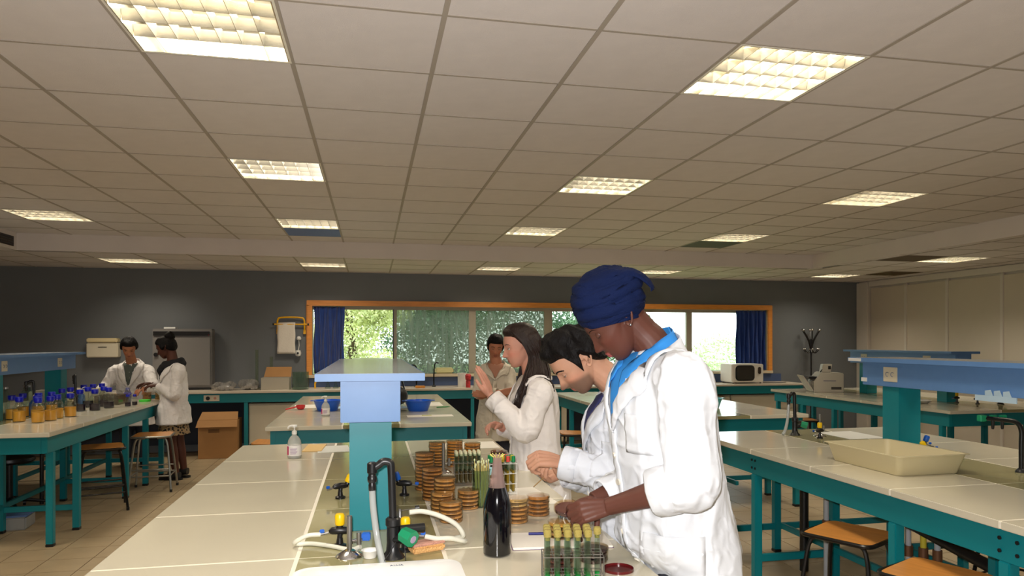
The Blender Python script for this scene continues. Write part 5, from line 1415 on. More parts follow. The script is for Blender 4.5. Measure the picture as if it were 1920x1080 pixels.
def figure(cfg):
    g = lambda k, d=None: cfg.get(k, d)
    O = Vector((*cfg['loc'], 0)); loc_ = lambda p: p - O
    hd_ = cfg['heading']; F = V(math.cos(hd_), math.sin(hd_), 0); Lf = V(-math.sin(hd_), math.cos(hd_), 0)
    N, P = loc_(cfg['neck']), loc_(cfg['pelvis'])
    HM = head_matrix(loc_(cfg['head']), cfg['head_heading'], cfg['pitch'], g('roll', 0))
    S_ = {k: loc_(cfg['shoulder_' + k]) for k in 'LR'}; E_ = {k: loc_(cfg['elbow_' + k]) for k in 'LR'}; W_ = {k: loc_(cfg['wrist_' + k]) for k in 'LR'}
    sc = g('scale', 1.0); fat = g('fat', 1.0)
    up = (N - P); Lt = up.length; up = up.normalized()
    Y = (S_['L'] - S_['R']).normalized(); X = Y.cross(up).normalized()
    # ---- body: one continuous surface
    mb = MB()
    hs = g('head_scale', 1.0); HS = HM @ Matrix.Scale(hs, 4)
    add_head(mb, HS, female=g('female', False), jaw=g('jaw', 1.0), nose=g('nose', 1.0), lips=g('lips', 1.0))
    limb(mb, [HS @ V(-.030, 0, -.035), HS @ V(-.034, 0, -.085), N + X*.005 + up*.02, N - up*.06], [.055*hs, .054*hs, .060, .085], 20)
    T = lambda t: P + up*(Lt*t)
    loft(mb, [(T(-.16), F, Lf, .085*fat, .13*fat), (T(0), F.lerp(X, .5), Lf, .10*fat, .155*fat), (T(.35), X, Y, .088*fat, .13*fat), (T(.62), X, Y, .105*fat, .15*fat), (T(.84), X, Y, .095*fat, .165*fat), (T(.95), X, Y, .065*fat, .12*fat), (T(1.0), X, Y, .05*fat, .06*fat)])
    ar = g('arm_r', 1.0)
    for k in 'LR':
        limb(mb, [T(.86) + Y*(.08 if k == 'L' else -.08), S_[k], S_[k].lerp(E_[k], .5), E_[k], E_[k].lerp(W_[k], .3), W_[k]],
             [.055*ar, .056*ar, .045*ar, .039*ar, .041*ar, .027*ar], 16)
        h = cfg['hand_' + k]
        hand(mb, W_[k], h['d'], h['n'], h['side'], h.get('curls', (.5, .6, .7, .8)), h.get('thumb', (.5, .5)), h.get('s', 1.0), h.get('spread', .06), h.get('out', .75))
    for s_, kn, an in ((1, g('knee_L'), g('ankle_L')), (-1, g('knee_R'), g('ankle_R'))):
        hip = T(-.02) + Lf*(.085*s_)
        an = loc_(an) if an is not None else V(P.x, P.y, .075) + Lf*(.10*s_)
        kn = loc_(kn) if kn is not None else hip.lerp(an, .49) + F*.02
        limb(mb, [hip, kn, kn.lerp(an, .35), an], [.085*fat, .056*fat, .054*fat, .036], 16)
        foot = [an + V(0, 0, -.02) - F*.035, an + F*.05 + V(0, 0, -.033), an + F*.13 + V(0, 0, -.047), an + F*.17 + V(0, 0, -.05)]
        mb.tube(foot, [.036, .034, .026, .016], 12)
    me = remeshed('person', mb.v, mb.f, g('voxel', .0035), 1, .4)
    skin_colors(me, HS.inverted(), cfg['skin'], cfg['lip'], g('stubble'))
    ms = mat(cfg['skin_name'], cfg['skin'], g('skin_rough', .55), spec=.3, attr='skin_tint', var=.05, vscale=30, sss=.12 if g('voxel', .0035) < .005 else 0)
    me.materials.append(ms)
    body = link('person', me); body.location = O
    tag(body, cfg['label'], 'person')
    # ---- lab coat
    if g('coat', True):
        cw = g('coat_w', 1.0); cd = g('coat_d', 1.0)
        mb = MB(); hem = g('hem', .58)
        base = V(P.x, P.y, 0)
        fo = g('front', 0.0)
        lo_ = g('low_shift', 0.0); ld = g('low_depth', 1.0)
        secs = [(base + V(0, 0, hem) - F*lo_, F, Lf, .185*cd*ld, .25*cw), (base + V(0, 0, min(.82, P.z - .10)) - F*lo_, F, Lf, .172*cd*ld, .235*cw), (base + V(0, 0, min(.885, P.z - .04)) - F*lo_*.9, F, Lf, .170*cd*ld, .23*cw), (T(0) + F*(fo*.8) + V(0, 0, .0), F, Lf, .168*cd, .22*cw), (T(.28) + F*(fo*.5), F.lerp(X, .5).normalized(), Y, .150*cd, .195*cw),
                (T(.55), X, Y, .148*cd, .195*cw), (T(.78), X, Y, .142*cd, .195*cw), (T(.90), X, Y, .115*cd, .175*cw), (T(.975), X, Y, .082, .115), (T(1.02), X, Y, .066, .078)]
        loft(mb, secs, 32, 2.25)
        cr = g('cuff', {'L': .95, 'R': .95}); sl = g('sleeve_r', {'L': 1, 'R': 1})
        for k in 'LR':
            q = sl[k]; end = E_[k].lerp(W_[k], cr[k])
            pts = [T(.86) + Y*(.09 if k == 'L' else -.09), S_[k] + up*.002, S_[k].lerp(E_[k], .5), E_[k] - (W_[k] - E_[k]).normalized()*.005, E_[k].lerp(end, .5), end]
            limb(mb, pts, [.080*q, .082*q, .074*q, .070*q, .062*q, g('cuff_r', {'L': .05, 'R': .05})[k]], 18)
        me = remeshed('lab_coat', mb.v, mb.f, g('coat_voxel', .008), 4, .5)
        wrinkle(me, g('wr', .010), F, cfg['seed'])
        # hollow cuffs: let the arm show by pushing the cap in
        me.materials.append(coat_mat(*g('coat_color', ('coat_white', (214, 217, 222)))))
        coat = link('lab_coat', me, body)
        bvh = BVHTree.FromObject(coat, bpy.context.evaluated_depsgraph_get()) if False else BVHTree.FromPolygons([v.co for v in me.vertices], [p.vertices for p in me.polygons])
        mc = coat_mat(*g('coat_color', ('coat_white', (214, 217, 222))))
        Fm = Matrix((( X.x, Y.x, up.x, N.x), (X.y, Y.y, up.y, N.y), (X.z, Y.z, up.z, N.z), (0, 0, 0, 1)))
        q = lambda pts: [Fm @ V(*p) for p in pts]
        vd = g('v_depth', 1.0)
        # shirt panel in the neck opening, then collar and lapels over it
        msh = mat(*g('shirt', ('shirt_grey', (90, 92, 100))), .8) if False else mat(g('shirt', ('shirt_grey', (90, 92, 100)))[0], g('shirt', ('shirt_grey', (90, 92, 100)))[1], .8, var=.05)
        strip_mesh('shirt_front', q([(.03, .085, .012), (.07, .06, -.04), (.10, .035, -.11*vd), (.12, .005, -.21*vd)]), q([(.03, -.085, .012), (.07, -.06, -.04), (.10, -.035, -.11*vd), (.12, -.005, -.21*vd)]), msh, body, bvh, .004, n=10)
        ch = g('collar_h', .04)
        for s_ in (1, -1):
            if g('shirt_collar'):
                strip_mesh('shirt_collar', q([(-.062, 0, .075), (-.045, s_*.052, .065), (.01, s_*.066, .040), (.055, s_*.048, .0), (.085, s_*.02, -.055)]),
                           q([(-.088, 0, .01), (-.055, s_*.085, .005), (.02, s_*.10, -.02), (.075, s_*.075, -.055), (.10, s_*.035, -.13)]), msh, body, bvh, .010, thick=.003)
            strip_mesh('lapel', q([(-.080, 0, ch), (-.058, s_*.072, ch*.8), (.015, s_*.090, .005), (.07, s_*.070, -.05), (.115, s_*.035, -.13*vd), (.14, s_*.004, -.225*vd)]),
                       q([(-.105, 0, -.02), (-.06, s_*.125, -.022), (.035, s_*.145, -.045), (.095, s_*.128, -.10), (.13, s_*.085, -.15*vd), (.15, s_*-.004, -.25*vd)]), mc, body, bvh, .013, thick=.0035)
        # placket and buttons down the front
        pl_i, pl_o, nb_ = [], [], 7
        for j in range(nb_):
            z0 = -.235*vd - j*.085
            c0 = N + up*z0 if j < 3 else N + up*(-.235*vd - .17) + V(0, 0, -(j - 2)*.085)
            ax = X if j < 3 else F
            r1 = bvh.ray_cast(c0 + ax*.5 + Y*.018, -ax); r2 = bvh.ray_cast(c0 + ax*.5 - Y*.018, -ax)
            if r1[0] is None or r2[0] is None: continue
            pl_i.append(r1[0]); pl_o.append(r2[0])
        if len(pl_i) > 3:
            strip_mesh('placket', pl_i, pl_o, mc, body, bvh, .005, n=3, thick=.003)
            for j, (a, b) in enumerate(zip(pl_i, pl_o)):
                if j == 0 or j > 5: continue
                c0 = (a + b)/2; h = bvh.find_nearest(c0); nn = h[1]
                B_ = MB().cyl(h[0] + nn*.005, h[0] + nn*.0105, .0112, .0100, n=16).build('button', mat('button_horn', (206, 200, 186), .3), body)
        # pockets: thin patches laid on the coat
        for nm, c0, ax, w, h in cfg.get('pockets', ()):
            c0 = loc_(c0); ax = ax.normalized(); uu = V(0, 0, 1); rr = ax.cross(uu).normalized(); vs = []; okk = True
            K = 10
            for i in range(K + 1):
                for j in range(K + 1):
                    p = c0 + rr*(w*(i/K - .5)) + uu*(h*(j/K - .5)) + ax*.4
                    r_ = bvh.ray_cast(p, -ax)
                    if r_[0] is None: okk = False; break
                    edge = i in (0, K) or j in (0,)
                    vs.append(r_[0] + r_[1]*(.001 if edge else .0038))
                if not okk: break
            if okk:
                o = MB().add(vs, [(i*(K+1)+j, (i+1)*(K+1)+j, (i+1)*(K+1)+j+1, i*(K+1)+j+1) for i in range(K) for j in range(K)]).build(nm, mc, body, sharp=180)
                sm = o.modifiers.new('thick', 'SOLIDIFY'); sm.thickness = .002; sm.offset = 0
        # cuffs
        for k in 'LR':
            a = E_[k].lerp(W_[k], cr[k]); dr = (W_[k] - E_[k]).normalized(); rad = g('cuff_r', {'L': .05, 'R': .05})[k]
            ro = cfg.get('rolled', {}).get(k, 0)
            if ro:
                ring = MB(); nn = 22; ax1 = dr.orthogonal().normalized(); ax2 = dr.cross(ax1); vs = []
                prof = [(-.060, rad*1.10), (-.055, rad*1.17), (-.02, rad*1.20), (.010, rad*1.15), (.014, rad*1.09), (.006, rad*.98), (-.02, rad*.9)]
                for s0, r0 in prof:
                    for i in range(nn):
                        t = 2*PI*i/nn; rr2 = r0*(1 + .05*math.sin(3*t + s0*30) + .03*math.sin(7*t))
                        vs.append(a + dr*s0 + ax1*(rr2*math.cos(t)) + ax2*(rr2*math.sin(t)))
                fs = [(i*nn+j, i*nn+(j+1) % nn, (i+1)*nn+(j+1) % nn, (i+1)*nn+j) for i in range(len(prof)-1) for j in range(nn)]
                ring.add(vs, fs).build('rolled_cuff', mc, body, sharp=180)
            else:
                ring = MB(); nn = 20; ax1 = dr.orthogonal().normalized(); ax2 = dr.cross(ax1); vs = []
                prof = [(-.045, rad*1.02), (-.044, rad*1.06), (.012, rad*1.05), (.016, rad*1.0), (.010, rad*.90), (-.02, rad*.85)]
                for s0, r0 in prof:
                    for i in range(nn):
                        t = 2*PI*i/nn; vs.append(a + dr*s0 + ax1*(r0*math.cos(t)) + ax2*(r0*math.sin(t)))
                fs = [(i*nn+j, i*nn+(j+1) % nn, (i+1)*nn+(j+1) % nn, (i+1)*nn+j) for i in range(len(prof)-1) for j in range(nn)]
                ring.add(vs, fs).build('cuff', mc, body, sharp=180)
    # ---- trousers and shoes
    if g('trousers'):
        mb = MB()
        loft(mb, [(T(-.12), F, Lf, .10*fat, .15*fat), (T(0), F, Lf, .112*fat, .168*fat), (T(.12), F, Lf, .105*fat, .155*fat)])
        for s_, an in ((1, g('ankle_L')), (-1, g('ankle_R'))):
            hip = T(-.03) + Lf*(.085*s_); a = loc_(an) if an is not None else V(P.x, P.y, .075) + Lf*(.10*s_)
            kn = hip.lerp(a, .49) + F*.02
            limb(mb, [hip, kn, kn.lerp(a, .4), a + V(0, 0, .0)], [.097*fat, .075, .068, .062], 16)
        me = remeshed('trousers', mb.v, mb.f, .012, 3); me.materials.append(mat(*cfg['trousers'][:2], .85, var=.1)); link('trousers', me, body)
    for s_, an in ((1, g('ankle_L')), (-1, g('ankle_R'))):
        a = loc_(an) if an is not None else V(P.x, P.y, .075) + Lf*(.10*s_)
        mb = MB(); mb.tube([a + V(0, 0, -.022) - F*.045, a + F*.0 + V(0, 0, -.02), a + F*.05 + V(0, 0, -.030), a + F*.13 + V(0, 0, -.042), a + F*.185 + V(0, 0, -.048)], [.040, .045, .041, .032, .018], 14)
        c = a + F*.06; z0 = -a.z + 0
        pr = [(c + F*x_ + Lf*y_) for x_, y_ in rrect(.27, .086, .04, 5)]
        mb2 = MB().add([V(p.x, p.y, .001) for p in pr] + [V(p.x, p.y, .02) for p in pr], [tuple(range(len(pr) - 1, -1, -1)), tuple(range(len(pr), 2*len(pr)))] + [(i, (i+1) % len(pr), len(pr) + (i+1) % len(pr), len(pr) + i) for i in range(len(pr))])
        mb.v = [(x_, y_, max(z_, .004)) for x_, y_, z_ in mb.v]
        sh = mb.build('shoe', mat(*g('shoe', ('shoe_black', (24, 22, 22))), .5), body, sharp=60); mb2.build('sole', m_black, sh)
    # ---- eyes, lids, brows
    if g('face', True):
        for s_ in (1, -1):
            c = HS @ V(.0735, s_*.031, 0.0005)
            ey = MB().ball((0, 0, 0), .0118, 16).build('eye', mat('eye_white', (216, 208, 198), .2), body); ey.location = c
            gz = g('gaze', .5)
            ir = (HS.to_3x3() @ V(math.cos(gz), 0, -math.sin(gz))).normalized()
            MB().cyl(ir*.0098, ir*.0122, .0058, .0048, n=14).build('iris', mat('iris_dark', (40, 24, 16), .1), ey)
            # lids: partial shells
            R_ = HS.to_3x3(); lid = MB(); vs = []; na, nb2 = 16, 8; lo = g('lid', .35)
            for i in range(nb2 + 1):
                el = PI/2 - (PI/2 + lo)*i/nb2
                for j in range(na + 1):
                    az = -1.5 + 3.0*j/na; e2 = el + .25*(az/1.5)**2*(i/nb2)*1.2
                    vs.append(R_ @ (V(math.cos(az)*math.cos(e2), math.sin(az)*math.cos(e2), math.sin(e2))*.0132))
            lid.add(vs, [(i*(na+1)+j, i*(na+1)+j+1, (i+1)*(na+1)+j+1, (i+1)*(na+1)+j) for i in range(nb2) for j in range(na)])
            ld = lid.build('upper_eyelid', mat(cfg['skin_name'] + '_lid', tuple(int(k_*.9) for k_ in cfg['skin']), .45), ey, sharp=180)
            MB().tube([v*1.03 for v in vs[nb2*(na+1) + 1: (nb2+1)*(na+1) - 1]], .0010, 6).build('lashes', mat('lash_dark', (24, 18, 16), .6), ey)
            br = [(.0905, s_*.012, .0165), (.0925, s_*.020, .0215), (.0885, s_*.034, .0245), (.078, s_*.046, .0205), (.070, s_*.052, .015)]
            MB().tube([HS @ q_ for q_ in bez([V(*p) for p in br], 4)], [.0014] + [.0042*g('brow', 1)]*12 + [.0032*g('brow', 1)]*3 + [.0010], 8, flat=.5).build('eyebrow', mat(*g('hair_mat', ('hair_black', (26, 20, 18))), .7), body)
    return dict(body=body, HS=HS, HM=HM, bvh=bvh if g('coat', True) else None, N=N, P=P, X=X, Y=Y, up=up, T=T, F=F, L=Lf, O=O, W=W_, E=E_, S=S_)

def hair_cap(fig, name, m, thick, nz, line=None, seed=0, vox=None, amp2=.004, freq=28):
    """short hair grown as a shell over the scalp, thinning to nothing at the hairline"""
    n1, n2 = 90, 140; x, y, z = head_points(n1, n2, female=True)
    HS = fig['HS']; ay = np.abs(y)
    xs = np.array([-.12, -.06, -.035, -.012, -.002, .018, .030, .042, .06, .10, .13])
    zs = np.array(line if line else [-.075, -.072, -.050, -.01, -.022, -.026, .018, .045, .055, .062, .066])
    hl = np.interp(x, xs, zs)
    d = z - hl; msk = sstep(0, .022, d)
    vs = []; keep = []
    L = np.sqrt(x*x + y*y + z*z)
    for i in range(n1):
        for j in range(n2):
            p = Vector((x[i, j], y[i, j], z[i, j])); u = p.normalized()
            k = msk[i, j]
            f1 = noise.noise(p*nz + Vector((seed, 0, 0))); f2 = noise.noise(Vector((p.x*freq, p.y*freq*.8, p.z*freq*.6)) + Vector((0, seed, 0)))
            f3 = noise.noise(p*70 + Vector((0, 0, seed)))
            t = thick*(1 + .45*f1) + amp2*f2*1.6 + .0016*f3
            vs.append(HS @ (p + u*(t*k - .003*(1 - k))))
            keep.append(d[i, j] > -.006)
    fs = [f for f in grid_faces(n1, n2) if all(keep[q] for q in f)]
    o = MB().add(vs, fs).build(name, m, fig['body'], sharp=180)
    return o

m_hairb = mat('hair_black', (12, 9, 9), .6, spec=.15, bump=.5, bscale=120, stretch=(1, 1, .6))
m_hairbr = mat('hair_dark_brown', (36, 20, 15), .42, spec=.35, var=.25, vscale=40, bump=.35, bscale=260, stretch=(1, 1, .08))
PXH = PI            # students at the bench face -X, square to the bench edge

# ---- woman in the blue turban
D1 = 2.30
w1 = figure(dict(loc=(1.05, 2.08), heading=PI*1.03, seed=1, low_shift=.055, low_depth=.74, voxel=.0032, female=True, lips=1.45,
    label='tall woman in a blue turban and white lab coat bent over petri dishes',
    head=at(1154, 598, D1), head_heading=PI - .12, pitch=.70, head_scale=1.03, nose=.85, gaze=.7, lid=.62, brow=.6,
    neck=at(1226, 660, D1 + .01), pelvis=at(1262, 1015, D1 + .02),
    shoulder_L=at(1283, 722, 2.12), shoulder_R=at(1200, 700, 2.43), elbow_L=at(1296, 906, 2.07), elbow_R=at(1228, 880, 2.46),
    wrist_L=at(1140, 950, 2.17), wrist_R=at(1112, 938, 2.36),
    hand_L=dict(d=V(-.86, .18, -.18), n=V(-.1, .75, -.55), side=-1, curls=(.62, .72, .8, .86), thumb=(.7, .5), s=.98),
    hand_R=dict(d=V(-.55, -.45, -.30), n=V(-.25, -.35, -.85), side=1, curls=(.42, .52, .66, .8), thumb=(.8, .5), s=.96),
    skin=(90, 53, 42), lip=(190, 92, 92), skin_name='skin_deep_brown', skin_rough=.5,
    coat_w=.98, coat_d=1.10, front=-.02, hem=.50, wr=.0095, v_depth=.95, collar_h=.055,
    shirt=('shirt_azure', (40, 130, 206)), shirt_collar=True, cuff={'L': .40, 'R': .8}, cuff_r={'L': .062, 'R': .052}, sleeve_r={'L': 1.12, 'R': 1.0}, rolled={'L': 1},
    trousers=('trousers_dark', (40, 42, 52)),
    pockets=(('hip_pocket', at(1262, 1075, 2.1), V(-.35, -.93, 0), .19, .20), ('breast_pocket', at(1210, 812, 2.2), V(-.80, -.6, 0), .10, .12)),
    hair_mat=('hair_black', (26, 20, 18))))
# turban: wound cloth with soft folds and a tail at the back
def turban(fig):
    n1, n2 = 120, 180; vs = []
    HS = fig['HS']
    c0 = V(-.022, 0, .068); RT = Matrix.Rotation(-.45, 3, 'Y')
    for i in range(n1):
        ph = -PI/2 + PI*i/(n1 - 1)          # elevation
        for j in range(n2):
            th = 2*PI*j/n2
            u = V(math.cos(ph)*math.cos(th), math.cos(ph)*math.sin(th), math.sin(ph))
            e = 2.35 if u.z < 0 else 2.35 - .35*u.z
            r = 1/((abs(u.x)/.121)**e + (abs(u.y)/.108)**e + (abs(u.z)/(.106 if u.z > 0 else .122))**e)**(1/e)
            lvl = u.z + .22*math.sin(th + .5)*math.cos(ph) + .10*noise.noise(V(math.cos(th)*1.3, math.sin(th)*1.3, u.z*2))
            fold = abs(math.sin(lvl*9.5 + .6*math.sin(th*2)))**.5
            fine = noise.noise(V(u.x*4, u.y*4, lvl*34)) + .5*noise.noise(V(u.x*7, u.y*7, lvl*70))
            dd = .0065*(fold - .7) + .0022*fine + .006*noise.noise(u*2.6 + V(3, 1, 2))
            p = u*(r*.91 + dd)
            p.x += -.012*max(0, u.z)
            if p.z < -.083: p.z = -.083 - (abs(p.z) - .083)*.05
            vs.append(HS @ (c0 + RT @ p))
    fs = grid_faces(n1, n2)
    tb_ = MB().add(vs, fs).build('turban', m_turb, fig['body'], sharp=180)
    tbv = BVHTree.FromPolygons([v.co for v in tb_.data.vertices], [p.vertices for p in tb_.data.polygons])
    # crossing band and tucked tail
    def band(pts, w, name, snap=True):
        P = bez([HS @ (c0 + RT @ (V(*p)*.92)) for p in pts], 6); n = len(P); b = MB(); vs = []
        cc = HS @ c0
        for i, p in enumerate(P):
            out = (p - cc).normalized(); t = (P[min(i+1, n-1)] - P[max(i-1, 0)]).normalized(); sd = out.cross(t).normalized()
            for k in range(9):
                q = (k/8 - .5)*2
                z_ = p + sd*(w*q)
                if snap:
                    hh = tbv.find_nearest(z_); z_ = hh[0] + hh[1]*(.0075*(1 - q*q) - .0025 + .0012*math.sin(k*2.3 + i*.4))
                else: z_ = z_ + out*(.008*(1 - q*q) + .0022*math.sin(k*2.3 + i*.4))
                vs.append(z_)
        b.add(vs, [(i*9+k, i*9+k+1, (i+1)*9+k+1, (i+1)*9+k) for i in range(n-1) for k in range(8)])
        o = b.build(name, m_turb, fig['body'], sharp=180); s_ = o.modifiers.new('thick', 'SOLIDIFY'); s_.thickness = .003; s_.offset = 0
    band([(.118, .015, -.040), (.085, .078, -.044), (.01, .103, -.046), (-.07, .085, -.040), (-.122, .02, -.030)], .021, 'turban_wrap')
    band([(.120, -.01, .005), (.088, .076, .000), (.02, .103, .006), (-.06, .090, .018), (-.125, .02, .030)], .022, 'turban_wrap')
    band([(.100, -.02, .062), (.075, .056, .050), (.01, .088, .056), (-.07, .066, .066), (-.115, .01, .062)], .022, 'turban_wrap')
    band([(-.070, .064, .066), (-.100, .062, .052), (-.124, .058, .030), (-.138, .052, .006), (-.141, .048, -.010)], .024, 'turban_tail', False)
    band([(-.085, .035, .066), (-.114, .035, .048), (-.132, .032, .024), (-.142, .030, .004)], .020, 'turban_tail', False)
m_turb = mat('turban_blue', (7, 23, 62), .85, spec=.2, var=.14, vscale=14, bump=.35, bscale=320)
turban(w1)
er = MB().ball((0, 0, 0), .0042, 10).build('earring', m_chrome, w1['body']); er.location = w1['HS'] @ V(-.009, .081, -.033)

# ---- man with dark wavy hair
D2 = 2.72
m2 = figure(dict(loc=(.98, 2.66), heading=PI*1.0, seed=2, voxel=.0032,
    label='dark-haired man in a white lab coat between the turbaned woman and the long-haired woman',
    head=at(1082, 675, D2), head_heading=PI - .02, pitch=.76, head_scale=1.0, nose=1.12, gaze=.6, lid=.42, brow=1.5, jaw=1.04,
    neck=at(1160, 735, D2 + .03), pelvis=at(1185, 1000, D2 + .10),
    low_shift=.05, low_depth=.85, shoulder_L=at(1178, 778, 2.60), shoulder_R=at(1150, 765, 2.92), elbow_L=at(1178, 900, 2.60), elbow_R=at(1165, 920, 2.98),
    wrist_L=at(1052, 866, 2.66), wrist_R=at(1050, 885, 2.86),
    hand_L=dict(d=V(-.80, .10, .12), n=V(-.35, .55, -.70), side=-1, curls=(.85, .92, 1.0, 1.02), thumb=(.8, .8), s=1.04, out=.5),
    hand_R=dict(d=V(-.70, -.40, -.10), n=V(.15, -.2, .9), side=-1, curls=(.75, .85, .95, 1.05), thumb=(.9, .7), s=1.0),
    skin=(190, 143, 117), lip=(184, 100, 92), skin_name='skin_olive', stubble=(104, 80, 66),
    coat_w=.95, coat_d=1.0, hem=.55, wr=.009, v_depth=.9, collar_h=.035, coat_color=('coat_white_cool', (212, 216, 224)),
    shirt=('shirt_navy', (44, 46, 92)), cuff={'L': .93, 'R': .85}, cuff_r={'L': .060, 'R': .052}, sleeve_r={'L': .98, 'R': .9},
    trousers=('trousers_jean', (46, 58, 84)),
    pockets=(('breast_pocket', at(1150, 860, 2.6), V(-.80, -.6, 0), .10, .12),)))
hair_cap(m2, 'hair', m_hairb, .026, 16, seed=3, amp2=.009, freq=42, line=[-.070, -.066, -.035, .012, .016, -.040, .010, .048, .056, .060, .062])

# ---- woman with long brown hair
D3 = 4.02
w3 = figure(dict(loc=(.98, 4.12), heading=PI*1.0, seed=3, voxel=.0042, female=True,
    label='long-haired brunette woman in a white lab coat raising her hand, third at the bench',
    head=at(977, 648, D3), head_heading=PI + .04, pitch=.20, head_scale=1.0, nose=.95, gaze=.15, lid=.10, brow=.8,
    neck=at(1001, 706, D3), pelvis=at(1005, 880, D3 + .02),
    low_shift=.07, low_depth=.72, shoulder_L=at(1013, 738, 3.86), shoulder_R=at(994, 732, 4.20), elbow_L=at(985, 808, 3.80), elbow_R=at(985, 820, 4.32),
    wrist_L=at(919, 742, 3.88), wrist_R=at(940, 800, 4.22),
    hand_L=dict(d=V(-.30, .05, .85), n=V(-.72, .45, .1), side=1, curls=(.06, .08, .10, .16), thumb=(.2, .1), s=.98, spread=.10, out=.8),
    hand_R=dict(d=V(-.7, -.4, .2), n=V(0, -.4, -.8), side=1, curls=(.5, .6, .7, .8), s=.95),
    skin=(206, 150, 128), lip=(176, 104, 98), skin_name='skin_fair',
    coat_w=.86, coat_d=.92, hem=.55, wr=.006, v_depth=.8, collar_h=.03, coat_color=('coat_white_warm', (230, 224, 220)),
    shirt=('shirt_cream', (190, 180, 170)), cuff={'L': .88, 'R': .9}, cuff_r={'L': .052, 'R': .05}, sleeve_r={'L': .92, 'R': .9},
    trousers=('trousers_jean', (46, 58, 84)), hair_mat=('hair_dark_brown', (52, 30, 24))))
hair_cap(w3, 'hair', m_hairbr, .014, 10, line=[-.10, -.10, -.08, -.035, -.010, .012, .030, .048, .058, .066, .070], seed=5, amp2=.002, freq=20)
def long_hair(fig, n, seed):
    rnd = random.Random(seed); HS = fig['HS']; N = fig['N']; b = MB(); X, Y, U = fig['X'], fig['Y'], fig['up']
    for k in range(n):
        s_ = 1 if k % 4 else -1
        a = (k*0.61803) % 1.0; u = rnd.random(); lay = rnd.random()
        j = lambda q: rnd.uniform(-q, q)
        P = [HS @ V(.060 - .13*a, s_*.006, .1215 - .05*max(0, a - .55) - .03*max(0, .25 - a)),
             HS @ V(.052 - .130*a, s_*(.060 + .006*lay), .088 - .03*a),
             HS @ V(.020 - .115*a, s_*(.080 + .006*lay - .02*max(0, a - .6)), .035),
             HS @ V(-.006 - .098*a, s_*(.084 + .006*lay - .03*max(0, a - .6)), -.030),
             HS @ V(-.008 - .098*a, s_*(.080 + .008*lay - .03*max(0, a - .6)), -.085)]
        P += [N + X*(.072 - .140*a + j(.008)) + Y*(s_*(.098 + .012*lay - .03*max(0, a - .7))) + U*(-.005),
              N + X*(.100 - .095*a + j(.014)) + Y*(s_*(.112 + .010*lay)) + U*(-.085),
              N + X*(.125 - .065*a + j(.020)) + Y*(s_*(.112 + .012*lay)) + U*(-.165 + .05*a),
              N + X*(.140 - .040*a + j(.022)) + Y*(s_*(.105 + .014*lay)) + U*(-.225 + .09*a - .04*u)]
        Q = bez(P, 5); m = len(Q); w = rnd.uniform(.0028, .0055); ph = rnd.uniform(0, 6)
        Q = [q + Y*(.0035*math.sin(i*.35 + ph)*min(1, i/20)) + X*(.005*math.cos(i*.33 + ph)*min(1, i/20)) for i, q in enumerate(Q)]
        if fig['bvh']:
            for i, q in enumerate(Q):
                if i < 22: continue
                hit = fig['bvh'].find_nearest(q)
                if hit[0] is not None:
                    sd = (q - hit[0]).dot(hit[1]); up_ = .006 + .010*lay
                    if sd < up_: Q[i] = q + hit[1]*(up_ - sd)
        b.tube(Q, [w*(.5 + .5*min(1, i/5))*(1 if i < m*.72 else max(.12, 1 - (i/m - .72)/.28)) for i in range(m)], 5, flat=.6)
    o = b.build('long_strands', m_hairbr, fig['body'], sharp=180); o['kind'] = 'stuff'
long_hair(w3, 420, 4)
W = w3['W']['L']; dr = (w3['E']['L'] - W).normalized(); a1 = dr.orthogonal().normalized(); a2 = dr.cross(a1)
MB().tube([W + dr*.012 + a1*(.033*math.cos(t)) + a2*(.033*math.sin(t)) for t in [i*PI/10 for i in range(21)]], .004, 6).build('bracelet', m_black, w3['body'])

# ---- woman further back with folded arms
D4 = 7.4
w4 = figure(dict(loc=(at(930, 640, D4).x, at(930, 640, D4).y), heading=-PI/2 - .25, seed=4, voxel=.007, female=True,
    label='woman with short dark hair and beige lab coat standing in the aisle with folded arms',
    head=at(929, 650, D4), head_heading=-PI/2 - .10, pitch=.30, roll=-.08, gaze=.3, lid=.3, nose=.8,
    neck=at(930, 683, D4), pelvis=at(928, 770, D4 + .03),
    shoulder_L=at(955, 702, D4), shoulder_R=at(902, 702, D4), elbow_L=at(957, 738, D4 - .14), elbow_R=at(898, 738, D4 - .14),
    wrist_L=at(915, 741, D4 - .22), wrist_R=at(939, 736, D4 - .24),
    hand_L=dict(d=V(-.9, 0, .15), n=V(0, .8, 0), side=1, curls=(.2, .25, .3, .35), s=.95),
    hand_R=dict(d=V(.9, 0, .1), n=V(0, .8, 0), side=-1, curls=(.2, .25, .3, .35), s=.95),
    skin=(176, 116, 88), lip=(150, 84, 76), skin_name='skin_tan', coat_w=.82, coat_d=.9, hem=.58, wr=.006, coat_voxel=.011, v_depth=.6,
    coat_color=('coat_beige', (204, 192, 172)), shirt=('top_tan', (172, 120, 96)), trousers=('trousers_dark', (40, 42, 52)),
    cuff={'L': .8, 'R': .8}, cuff_r={'L': .045, 'R': .045}, sleeve_r={'L': .85, 'R': .85}))
hair_cap(w4, 'hair', m_hairb, .016, 14, seed=8, line=[-.07, -.07, -.05, -.02, -.03, -.05, -.01, .030, .046, .052, .055])

